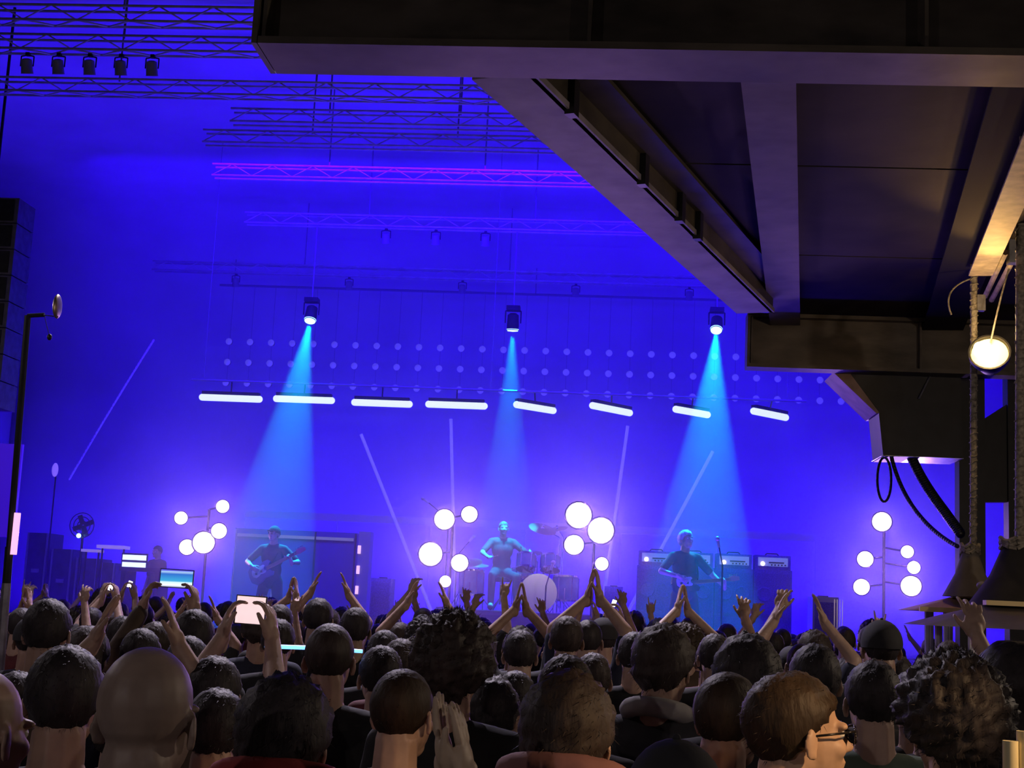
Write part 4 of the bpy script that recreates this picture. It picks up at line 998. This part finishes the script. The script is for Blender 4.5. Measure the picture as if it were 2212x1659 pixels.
def at_head(px, py, wpx, real=.175, zlim=(1.5, 1.98)):
    """place from the head's picture position (crown) and width"""
    d = F * real / wpx; r_ = ray(px, py); q = CAM + r_ * d
    return q
TAKEN = []
def crowd(px, py, wpx, label, real=.178, dy=None, **k):
    hs = dict(curly=.24, thick=.205, short=.185, crop=.172, bald=.16, long=.2, cap=.19)[k.get('style', 'short')]
    q = at_head(px, py, wpx, hs) if dy is None else P(px, py, dy)
    th = dict(curly=.05, thick=.025, short=.012, crop=.006, bald=0, long=.02, cap=.018)[k.get('style', 'short')]
    sc = (q.z - th) / H0
    TAKEN.append((q.x, q.y))
    yaw = R(k.pop('yaw', 0))
    hd = k.get('body') or POSE[k.get('pose', 'down')]
    return person((q.x, q.y, 0), yaw, sc, label, **k), q, sc
def free(x, y, d): return all((x - a) ** 2 + (y - b) ** 2 > d * d for a, b in [p[:2] for p in TAKEN])
# ------------------------------------------------------------------ near crowd, one by one
NEAR = [
 (-45, 1430, 185, 'shaven-headed person at the very edge of the crowd beside the short-haired man', dict(style='bald', shirt='black', yaw=-25)),
 (150, 1378, 196, 'broad person with short dark hair next to the shaven-headed man', dict(style='short', hc='black', shirt='black', pose='broad', yaw=8)),
 (325, 1382, 190, 'shaven-headed man in a black shirt in front of the raised hands', dict(style='bald', shirt='black', pose='broad', yaw=-6, skin=(.34, .25, .21))),
 (622, 1436, 246, 'person with thick black hair and a red collar', dict(style='thick', hc='black', shirt='red', yaw=0, hood=(.4, .05, .05))),
 (472, 1474, 150, 'person with dark hair squeezed between the shaven-headed man and the red-collared person', dict(style='short', hc='black', shirt='black')),
 (716, 1338, 108, 'person with cropped hair standing beside the glowing blue stick', dict(style='crop', hc='dark brown', shirt='black')),
 (872, 1434, 140, 'man with short brown hair beside the pressed-together hands', dict(style='crop', hc='brown', shirt='black', yaw=-20)),
 (985, 1308, 172, 'person with a big mop of curly dark hair', dict(style='curly', hc='dark brown', shirt='black', yaw=-10)),
 (1066, 1448, 132, 'person with round dark hair between the clapping hands and the pink collar', dict(style='thick', hc='black', shirt='black')),
 (1230, 1430, 214, 'man with swept dark hair and a pinkish collar', dict(style='thick', hc='dark brown', shirt='pink', yaw=-8, hood=(.3, .14, .14))),
 (1225, 1402, 188, 'person with dark hair right in front of the pink-collared man', dict(style='short', hc='dark brown', shirt='black', dyy=4.2)),
 (1434, 1337, 132, 'man with thick dark hair, dark jacket and pale hood', dict(style='thick', hc='dark brown', shirt='dark grey', sleeve='long', yaw=-25, hood=(.4, .38, .36), hoodz=1.505)),
 (1616, 1356, 150, 'person with dark hair rimmed by light in front of the reddish-skinned man', dict(style='thick', hc='black', shirt='black')),
 (1572, 1440, 150, 'man with close-cropped brown hair and reddish skin next to the man with glasses', dict(style='crop', hc='brown', shirt='black', yaw=-35, skin=(.36, .21, .17), dyy=3.65)),
 (1762, 1380, 116, 'person with dark hair seen above the man with glasses', dict(style='short', hc='black', shirt='black')),
 (1462, 1576, 236, 'person in a black cap low before the hooded man', dict(style='cap', hc='black', shirt='black')),
 (1888, 1416, 140, 'person with dark hair and a green shirt beside the man with glasses', dict(style='short', hc='black', shirt='green', pose='broad')),
 (2062, 1392, 232, 'person with a large dark curly head near the bar canopy', dict(style='curly', hc='black', shirt='black', yaw=10)),
 (2190, 1372, 170, 'person with long dark hair under the bar canopy', dict(style='long', hc='black', shirt='dark grey', yaw=15)),
 (1975, 1440, 120, 'person with thick dark hair just behind the raised arm by the canopy', dict(style='thick', hc='black', shirt='black')),
 (40, 1440, 118, 'person with short hair rimmed by light at the crowd edge', dict(style='short', hc='black', shirt='black')),
 (108, 1284, 104, 'tall person with dark hair by the tall thin stand', dict(style='short', hc='black', shirt='navy')),
 (192, 1344, 112, 'person with a light-rimmed hood of hair behind the broad man', dict(style='long', hc='dark brown', shirt='maroon')),
 (422, 1308, 92, 'person with dark hair beside the raised phone', dict(style='short', hc='black', shirt='dark grey')),
 (604, 1330, 78, 'person with round dark hair in front of the white phone screen', dict(style='short', hc='black', shirt='black')),
 (606, 1300, 62, 'person with short dark hair under the clapping pair', dict(style='short', hc='black', shirt='black')),
 (1126, 1354, 80, 'person with short hair rimmed by light next to the curly head', dict(style='short', hc='black', shirt='black')),
 (1226, 1324, 78, 'person with short round hair before the tall clapping arms', dict(style='short', hc='dark brown', shirt='black')),
 (1304, 1328, 66, 'person in a flat dark cap in mid crowd', dict(style='cap', hc='black', shirt='black')),
 (1372, 1358, 78, 'person with dark hair close to the hooded man', dict(style='short', hc='black', shirt='black')),
 (1545, 1362, 78, 'person with dark hair between the hooded man and the light-rimmed head', dict(style='short', hc='black', shirt='black')),
 (1905, 1332, 84, 'person in a cap with a bright brim near the canopy', dict(style='cap', hc='black', shirt='dark grey')),
 (1938, 1408, 80, 'person with short hair rimmed by light before the canopy', dict(style='short', hc='black', shirt='black')),
 (832, 1354, 82, 'person with round dark hair two heads away from the curly head', dict(style='short', hc='black', shirt='black')),
 (868, 1372, 88, 'person with dark hair directly beside the curly head', dict(style='short', hc='dark brown', shirt='maroon')),
 (770, 1306, 70, 'person with cropped hair before the rack tower', dict(style='short', hc='black', shirt='black')),
 (690, 1286, 64, 'tall person with dark hair before the dark case', dict(style='short', hc='black', shirt='black')),
]
TAKEN.append((foot_st.x, foot_st.y))
for i, (px, py, wpx, lab, k) in enumerate(NEAR):
    k = dict(k); dyy = k.pop('dyy', None)
    if dyy is None:
        hs_ = dict(curly=.24, thick=.205, short=.185, crop=.172, bald=.16, long=.2, cap=.19)[k['style']]
        y_ = at_head(px, py, wpx, hs_).y
        for dl in (0, .15, -.15, .3, -.3, .5, -.5, .8, -.8, 1.1):
            q_ = P(px, py, y_ + dl)
            if free(q_.x, q_.y, .42): break
        dyy = y_ + dl
    hood = k.pop('hood', None); hz_ = k.pop('hoodz', 1.575); hr_ = .115 if hz_ > 1.55 else .1
    t_, q_, s_ = crowd(px, py, wpx, lab, dy=dyy, seed=i, **k)
    if hood:
        hm_ = MB()
        for a_ in range(16):
            an, a2 = 2 * PI * a_ / 16, 2 * PI * (a_ + 1) / 16
            f_ = lambda t: V((hr_ * math.sin(t), -.015 - (hr_ - .015) * math.cos(t), hz_ + .03 * math.cos(t)))
            hm_.cap(f_(an), f_(a2), .034, .034, 8)
        v_, g_ = remesh(hm_, .012, 3); o_ = link('hood', smooth_mesh('hood', v_, g_, M_cloth), None, t_); o_.color = (*hood, 1)

# raised-arm people: (picture x, y of the fingertips, depth, pose)
ARMS = [(636, 1246, 11.0, 'clap', 'person clapping overhead before the dark equipment case'), (736, 1236, 10.5, 'apart', 'person with both hands raised apart before the dark case'),
        (905, 1248, 12.0, 'left', 'person raising a curled hand before the drum-side lamp tree'), (886, 1262, 13.0, 'right', 'person raising one arm beside the small monitor speaker'),
        (948, 1256, 9.5, 'apart', 'person with both arms up in the lamp glare before the drums'), (1000, 1268, 12, 'right', 'person raising an open hand before the floor tom'),
        (1086, 1246, 11.5, 'horn', 'person raising horned fingers before the drummer'), (1128, 1258, 9.0, 'clap', 'person clapping overhead right before the drum kit'),
        (1286, 1228, 7.6, 'clap', 'person clapping high overhead under the lamps between drums and amplifiers'), (1334, 1272, 12.5, 'right', 'person raising one hand before the amplifiers'),
        (1476, 1262, 9.6, 'clap', 'person clapping overhead in front of the guitarist by the amplifiers'), (1592, 1284, 8.6, 'right', 'person with an open hand raised before the amplifier cabinets'),
        (1642, 1302, 12, 'left', 'person with a small raised hand below the amplifier cabinets'), (1700, 1272, 8.6, 'left', 'person with a curled hand raised before the outer amplifier'),
        (1756, 1282, 8.4, 'apart', 'person with both arms up before the side-fill speaker'), (1888, 1318, 9, 'horn', 'person raising a finger below the end lamp tree'),
        (352, 1288, 4.6, 'apart', 'person with both bare forearms raised behind the shaven-headed man'), (180, 1262, 10, 'right', 'person raising a dark arm before the side-stage desk'),
        (240, 1258, 11, 'left', 'person raising a fist before the mixing desk'), (60, 1268, 9.5, 'clap', 'person clapping beside the tall thin stand'),
        (1040, 1282, 12.5, 'left', 'person with a half-raised hand before the hi-hat'), (1160, 1290, 13, 'right', 'person with one hand up before the bass drum'), (1400, 1290, 13.5, 'horn', 'person with two fingers up before the first cabinet'),
        (560, 1282, 12, 'right', 'person raising one arm under the first guitarist')]
TOPZ = {}
for k, b in POSE.items(): TOPZ[k] = max(((v.co.z, v.co.x, v.co.y) for v in b['body'].vertices))
STY = ['short', 'thick', 'crop', 'long', 'curly', 'short']; HCN = ['black', 'dark brown', 'brown', 'black']; SHN = ['black', 'dark grey', 'navy', 'black', 'brown', 'maroon']
for i, (px, py, dY, pose, lab) in enumerate(ARMS):
    yw = R(random.uniform(-12, 12)); tz, tx, ty = TOPZ[pose]
    for dl in (0, .4, -.4, .8, -.8, 1.2, -1.2, 1.6, 2):
        q = P(px, py, dY + dl); s = max(.82, min(1.12, q.z / tz)); off = Matrix.Rotation(yw, 3, 'Z') @ V((tx, ty, 0)) * s
        pos = (q.x - off.x, q.y - off.y, 0)
        if free(*pos[:2], .5): break
    TAKEN.append(pos[:2])
    t = person(pos, yw, s, lab, pose=pose, style=STY[i % 6], hc=HCN[i % 4], shirt=SHN[i % 6], seed=i, zs=q.z / tz)

# phones held up
M_ph1 = mat('phone_screen_stage', (0.1, 0.2, 0.4), 0.2, emit=(0.15, 0.45, 1.0), estr=1.4)
def gradient_screen(name):
    m = bpy.data.materials.new(name); m.use_nodes = True; nt = m.node_tree; b = nt.nodes['Principled BSDF']
    tc = nt.nodes.new('ShaderNodeTexCoord'); sp = nt.nodes.new('ShaderNodeSeparateXYZ'); cr = nt.nodes.new('ShaderNodeValToRGB')
    nt.links.new(tc.outputs['Generated'], sp.inputs[0]); nt.links.new(sp.outputs['Z'], cr.inputs[0])
    e = cr.color_ramp.elements; e[0].position = 0.0; e[0].color = (0.05, 0.05, 0.3, 1); e[1].position = 1; e[1].color = (0.1, 0.05, 0.8, 1)
    for p, c in ((.12, (0.9, 0.95, 1, 1)), (.28, (.7, .95, 1, 1)), (.36, (.05, .4, .7, 1)), (.75, (.03, .15, .6, 1)), (.88, (.4, .6, .9, 1)), (.94, (.1, .1, .7, 1))):
        x = e.new(p); x.color = c
    nt.links.new(cr.outputs[0], b.inputs['Emission Color']); b.inputs['Emission Strength'].default_value = 1.1; b.inputs['Base Color'].default_value = (0, 0, 0, 1); return m
def phone(px, py, Y, w_, h_, screen, lab, tilt=0):
    c = P(px, py, Y); t = thing('phone', lab, 'phone', c); rot = Matrix.Rotation(tilt, 3, 'Y')
    MB().box(c, (w_ + .008, .009, h_ + .008), rot=rot).build('case', M_blackplastic, t)
    MB().box(c + V((0, -.0055, 0)), (w_, .002, h_), rot=rot).build('screen', screen, t)
    MB().tube(c + V((w_ * .38, .004, h_ * .3)), c + V((w_ * .38, .0065, h_ * .3)), .008).build('camera_lens', M_lens, t)
    return c
def holder(c, scale_to, lab, spread_x, seed, style='short', hc='black', shirt='dark grey', sleeve='short', low=.06, back=.42, hgt=1.72):
    # person whose hands close on the phone at c
    s = hgt / H0; off = V((c.x, c.y - back, 0)); TAKEN.append((off.x, off.y))
    L = lambda p: (V(p) - off) / s
    hx = spread_x
    bd = make_body({sd: dict(wrist=L((c.x + sd * (hx + .028), c.y - .015, c.z - low)), hint=(sd, -.1, -.5), f=(-sd * .15, .12, 1), palm=(-sd, .25, .1), curl=(.5, .55, .6, .6), thumb=.3, spread=.08) for sd in (-1, 1)})
    return person(off, 0, s, lab, body=bd, style=style, hc=hc, shirt=shirt, sleeve=sleeve, seed=seed)
c = phone(382, 1250, 6.3, .15, .078, gradient_screen('phone_stage_view'), 'phone held sideways filming the blue stage', 0.02)
holder(c, 1, 'person holding up a phone that films the blue stage', .085, 1, low=.07, sleeve='long', shirt='brown')
c = phone(542, 1318, 4.6, .096, .088, mat('phone_pale_screen', (1, .85, .85), .3, emit=(1.0, .72, .74), estr=.95, scale=40, dark=.5), 'phone with a pale pinkish screen held up in both hands', 0.03)
holder(c, 1, 'person holding up a phone with a pale pinkish screen', .055, 2, low=.09, back=.38, hgt=1.7)
for px, py, Y, col, lab in ((240, 1268, 10.5, (1, .9, 1), 'small phone with a bright white light before the mixing desk'), (281, 1262, 11.5, (.8, .75, 1), 'small dim phone screen before the mixing desk'), (1326, 1303, 11.5, (.8, .85, 1), 'small bright phone screen before the amplifiers'), (1272, 1286, 12.4, (.9, .9, 1), 'small bright phone screen below the lamps between drums and amplifiers')):
    nm = 'phone_spark_%d' % px
    c = phone(px, py, Y, .035, .055, mat(nm, col, .3, emit=col, estr=2.5), lab, 0.3)
    holder(c, 1, lab.replace('small', 'person holding up the small'), .03, px, low=.1, back=.35, hgt=1.72)
# blue glow behind the cropped head, built as a stick that floats unheld
a = P(572, 1396, 5.4); b = P(664, 1399, 5.4)
t = thing('glow_stick', 'glowing blue stick held level behind the cropped head', 'glow stick', (a + b) / 2)
MB().tube(a, b, .008).build('tube', mat('blue_glow', (.2, .4, 1), .3, emit=(.12, .35, 1.0), estr=3), t)
MB().tube(b, P(783, 1407, 5.4), .007).build('cap_end', mat('blue_glow', (.2, .4, 1), .3), t)

# person just ahead of the camera pressing both hands together
s = .85; pw = P(985, 1676, 2.55); off = V((pw.x + .05, 2.3, 0)); L = lambda p: (V(p) - off) / s
TAKEN.append((off.x, off.y))
bd = make_body({1: dict(wrist=L((pw.x + .017, 2.55, pw.z)), hint=(1, -.1, -.6), f=(-.2, .08, 1), palm=(-1, .22, 0), curl=.06, spread=.05, thumb=.15), -1: dict(wrist=L((pw.x - .015, 2.545, pw.z)), hint=(-1, -.1, -.6), f=(-.2, .08, 1), palm=(1, -.22, 0), curl=.06, spread=.05, thumb=.15)})
person(off, 0, s, 'short person pressing both hands together upright in front of the camera', body=bd, style='long', hc='brown', shirt='black', skin=(.6, .45, .33), seed=3)

# arm by the canopy
q = P(2000, 1372, 6.0)
crowd(2010, 1452, 118, 'person lifting an arm across the head, before the canopy', style='short', hc='black', shirt='black', pose='right', dy=5.0)

# man with glasses, turned towards the bar
q = at_head(1712, 1434, 216, .214)
gs = (q.z - .012) / H0
gl_body = make_body(head=(4, 0, -4))
t = person((q.x, q.y, 0), R(-72), gs, 'man with glasses and brown hair turned sideways, his face lit orange', body=gl_body, style='short', hc='brown', shirt='green', skin=(.62, .4, .28), seed=1)
TAKEN.append((q.x, q.y))
Mh = gl_body['head']; M_frame = mat('glasses_frame', (.015, .012, .012), .3)
g = MB()
def gp_(p): return Mh @ V(p)
for s_ in (-1, 1):
    ring = [gp_((s_ * .033 + .025 * math.cos(2 * PI * k / 20), .112 - .008 * abs(math.cos(2 * PI * k / 20)), .0 + .019 * math.sin(2 * PI * k / 20))) for k in range(21)]
    g.path(ring, .0022, 6); g.path([gp_((s_ * .058, .104, .008)), gp_((s_ * .076, .08, .008)), gp_((s_ * .081, .0, .004)), gp_((s_ * .078, -.012, -.012))], .0026, 6)
g.path([gp_((-.009, .113, .006)), gp_((.009, .113, .006))], .0022, 6)
o = link('glasses', g.mesh('glasses', smooth=True, mat=M_frame), None, t)
for s_ in (-1, 1):
    m = Mh @ Matrix.Translation((s_ * .033, .109, 0)) @ Matrix.Rotation(PI / 2, 4, 'X')
    lm = MB().lathe([(.024, -.0006), (.024, .0006)], 20, m); lens = bpy.data.materials.get('spectacle_glass')
    if not lens:
        lens = mat('spectacle_glass', (1, 1, 1), .02); lens.node_tree.nodes['Principled BSDF'].inputs['Transmission Weight'].default_value = 1.0; lens.node_tree.nodes['Principled BSDF'].inputs['IOR'].default_value = 1.05
    l = link('lens', lm.mesh('lens', smooth='auto', mat=lens), None, o)

# ------------------------------------------------------------------ crowd filling the floor up to the stage
rn = random.Random(11); cnt = 0
Y = 4.6
while Y < 17.3:
    half = .40 * Y
    x = -half - Y * .077 - .2
    while x < half - Y * .077 + .3:
        px_ = x + rn.uniform(-.12, .12); py_ = Y + rn.uniform(-.15, .15)
        kiosk = (px_ > P(1950, 1300, 10).x * py_ / 10 and 9.4 < py_ < 13.3) or (py_ > 14.8 and px_ > P(2020, 1300, 15.4).x)
        if free(px_, py_, .5) and not kiosk and py_ < 17.6:
            k = rn.randrange(6); st = STY[rn.randrange(6)] if rn.random() > .12 else rn.choice(['bald', 'cap']); hc = rn.choice(HCN); sh = rn.choice(SHN)
            hgt = rn.gauss(1.71, .07); hgt = max(1.56, min(1.86, hgt))
            if Y < 7: hgt = min(hgt, 1.72)
            sty = dict(short='short', thick='thick', crop='cropped', long='long', curly='curly', bald='no', cap='capped')[st]
            lab = 'crowd member with %s hair and %s shirt standing before the stage' % ((sty + ' ' + hc) if st not in ('bald', 'cap') else ('shaven' if st == 'bald' else 'cap-covered'), sh)
            pose = 'down' if rn.random() > .16 else rn.choice(['clap', 'right', 'left', 'apart', 'horn'])
            if Y < 9 or pose == 'down': pose = 'down' if rn.random() > .3 else 'broad'
            else: hgt = min(hgt, 1.6)
            if pose not in ('down', 'broad'): lab = lab.replace('standing before the stage', {'clap': 'clapping overhead', 'right': 'with an open hand up', 'left': 'with a curled hand up', 'apart': 'with both arms up', 'horn': 'with two fingers up'}[pose])
            if pose == 'broad': lab = lab.replace('crowd member', 'broad crowd member')
            person((px_, py_, 0), R(rn.uniform(-22, 22)), hgt / H0, lab, pose=pose, style=st, hc=hc, shirt=sh, seed=rn.randrange(8), group='crowd: ' + lab[:70])
            TAKEN.append((px_, py_)); cnt += 1
        x += .62
    Y += .78
print('crowd filled', cnt)

# ------------------------------------------------------------------ the band
def rz(v, a): return Matrix.Rotation(a, 3, 'Z') @ V(v)
def guitar(t, o, ndir, face, lab, col):
    # o: body centre; ndir: along the neck; face: the way the top looks
    n = V(ndir).normalized(); f = V(face); f = (f - n * f.dot(n)).normalized(); u = f.cross(n)
    T = lambda a, b, c: V(o) + n * a + u * b + f * c
    prof = [(-.2, .0), (-.19, .09), (-.12, .155), (-.03, .14), (.03, .11), (.1, .125), (.17, .12), (.2, .075), (.15, .03), (.15, -.03), (.2, -.075), (.17, -.12), (.1, -.125), (.03, -.11), (-.03, -.14), (-.12, -.155), (-.19, -.09)]
    g = thing('electric_guitar', lab, 'guitar', V(o))
    b = MB().prism([T(a, c, -.02) for a, c in prof], f * .042).build('guitar_body', mat('guitar_' + lab[:6], col, .2), g)
    MB().prism([T(a * .6 - .02, c * .5 + .02, .022) for a, c in prof], f * .003).build('pickguard', M_skin, b)
    nk = MB().prism([T(.12, -.027, .02), T(.12, .027, .02), T(.62, .021, .02), T(.62, -.021, .02)], f * .022).build('neck', mat('maple', (.5, .33, .18), .35), g)
    MB().prism([T(.62, -.022, .015), T(.62, .022, .015), T(.7, .05, .01), T(.8, .03, .0), (T(.8, -.02, .0)), T(.7, -.03, .01)], f * .016).build('headstock', mat('maple', (.5, .33, .18), .35), nk)
    for k in range(6): MB().tube(T(.66 + k * .022, .045, .012), T(.66 + k * .022, .07, .012), .006).build('tuner', M_chrome, nk)
    for a in (-.07, .02): MB().box(T(a, 0, .026), (.03, .03, .03)).build('pickup', M_black, b)
    mb = MB()
    for k in range(6): mb.tube(T(-.12, -.02 + k * .008, .046), T(.66, -.015 + k * .006, .046), .0015, n=4)
    o_ = mb.build('strings', M_chrome, g); o_['kind'] = 'stuff'
    return g
def player(px, py, Y, lab, base, yaw, ndir, col, glab, style, hc, shirt, gz=1.08, fret=.55, head=(10, 0, 0), hairc=None):
    top = P(px, py, Y); off = V((top.x, Y, base)); s = (top.z - base - .01) / H0
    Rz = Matrix.Rotation(yaw, 3, 'Z')
    nl = V(ndir).normalized(); gc = V((0.04, .2, gz)) - nl * .05
    u = V((0, 1, 0)).cross(nl)
    pick = gc + V((.02, .055, .02)); fr = gc + nl * fret + V((0, .0, -.03))
    strum = 1 if nl.x < 0 else -1
    arms = {strum: dict(wrist=pick + V((strum * .11, .02, .06)), hint=(strum, -.4, -.3), f=V((-strum * .8, .15, -.5)), palm=(0, -1, -.2), curl=.55),
            -strum: dict(wrist=fr + V((-strum * .02, -.01, -.055)), hint=(-strum, -.3, -.8), f=V((.15 * strum, .3, .8)), palm=(strum * .8, -.2, -.5), curl=(.7, .75, .8, .8), thumb=.3)}
    bd = make_body(arms, head=head, legs={1: ((.17, .04, .5), (.2, -.02, .09)), -1: ((-.17, .04, .5), (-.2, -.02, .09))})
    person(off, yaw, s, lab, body=bd, style=style, hc=hc, shirt=shirt, seed=0)
    W = lambda p: off + Rz @ (V(p) * s)
    g = guitar(None, W(gc), Rz @ nl, Rz @ V((0, 1, .12)), glab, col)
    st = MB(); t_, sh_, A_, _ = bd['joints']
    pts = [W(p) for p in bez([gc + nl * .17, V((-strum * .12, .17, 1.3)), sh_[-strum] + V((strum * .05, .05, .1)), sh_[-strum] + V((strum * .06, -.1, .04)), V((0, -.2, 1.2)), V((strum * .2, -.1, 1.1)), gc - nl * .19])]
    BASE_off = st.path(pts, .012, 6); o_ = st.build('strap', M_black, g)
player(594, 1134, 20.4, 'guitarist in dark clothes and cap before the dark equipment case', ST, R(180 - 10), (-.82, .1, .42), (.12, .14, .3), 'dark blue electric guitar slanting up in front of the first guitarist', 'cap', 'black', 'dark grey', head=(12, 0, 0))
player(1482, 1144, 19.6, 'guitarist with bright cyan-lit hair before the amplifiers', ST, R(180 + 25), (-.95, .1, .12), (.05, .05, .06), 'dark electric guitar held level before the amplifiers', 'thick', 'white', 'navy', head=(16, 0, 8))
# drummer
top = P(1081, 1124, 22.6); off = V((DTX, 22.6, RZ)); seat = .54
bd = make_body({1: dict(wrist=(.28, .42, .86), hint=(1, -.3, -.5), f=(-.1, .8, .1), palm=(-.3, 0, -1), curl=.8), -1: dict(wrist=(-.3, .38, .92), hint=(-1, -.3, -.5), f=(.1, .8, .3), palm=(.3, 0, -1), curl=.8)},
    head=(6, 0, 0), torso=dict(pelvis=(0, 0, .66), waist=(0, .01, .81), chest=(0, .02, 1.0), up=(0, .02, 1.11), neck=(0, .01, 1.17), head=(0, .05, 1.355)),
    legs={1: ((.2, .42, .56), (.21, .45, .1), (.02, .16, -.05)), -1: ((-.2, .42, .56), (-.21, .45, .1), (-.02, .16, -.05))})
sdr = (top.z - RZ) / 1.495
person(off, R(180 + 12), sdr, 'drummer in a dark sleeveless shirt seated behind the drums', body=bd, style='crop', hc='grey', shirt='dark grey', seed=2)
Rz = Matrix.Rotation(R(192), 3, 'Z')
for s_ in (-1, 1):
    w_ = bd['joints'][2][s_][1]; a = off + Rz @ ((w_ + V((-.03 * s_, .06, -.01))) * sdr); b = off + Rz @ ((w_ + V((-.1 * s_, .4, .12 if s_ < 0 else .02))) * sdr)
    o_ = MB().tube(a, b, .009, .006, n=8).ball(b, .011, 8, 6).build('drumstick', mat('hickory', (.6, .45, .28), .5), loc=a)
    meta(o_, 'wooden drumstick in the drummer\'s raised hand' if s_ < 0 else 'wooden drumstick in the drummer\'s lower hand', 'drumstick')
# stagehand at the desk
q = P(342, 1178, 21.6); person((q.x, 21.6, ST), R(150), (q.z - ST) / H0, 'stagehand in dark clothes beside the mixing desk', style='short', hc='black', shirt='black', seed=1)
SC.collection.children.unlink(TMP); bpy.data.collections.remove(TMP)
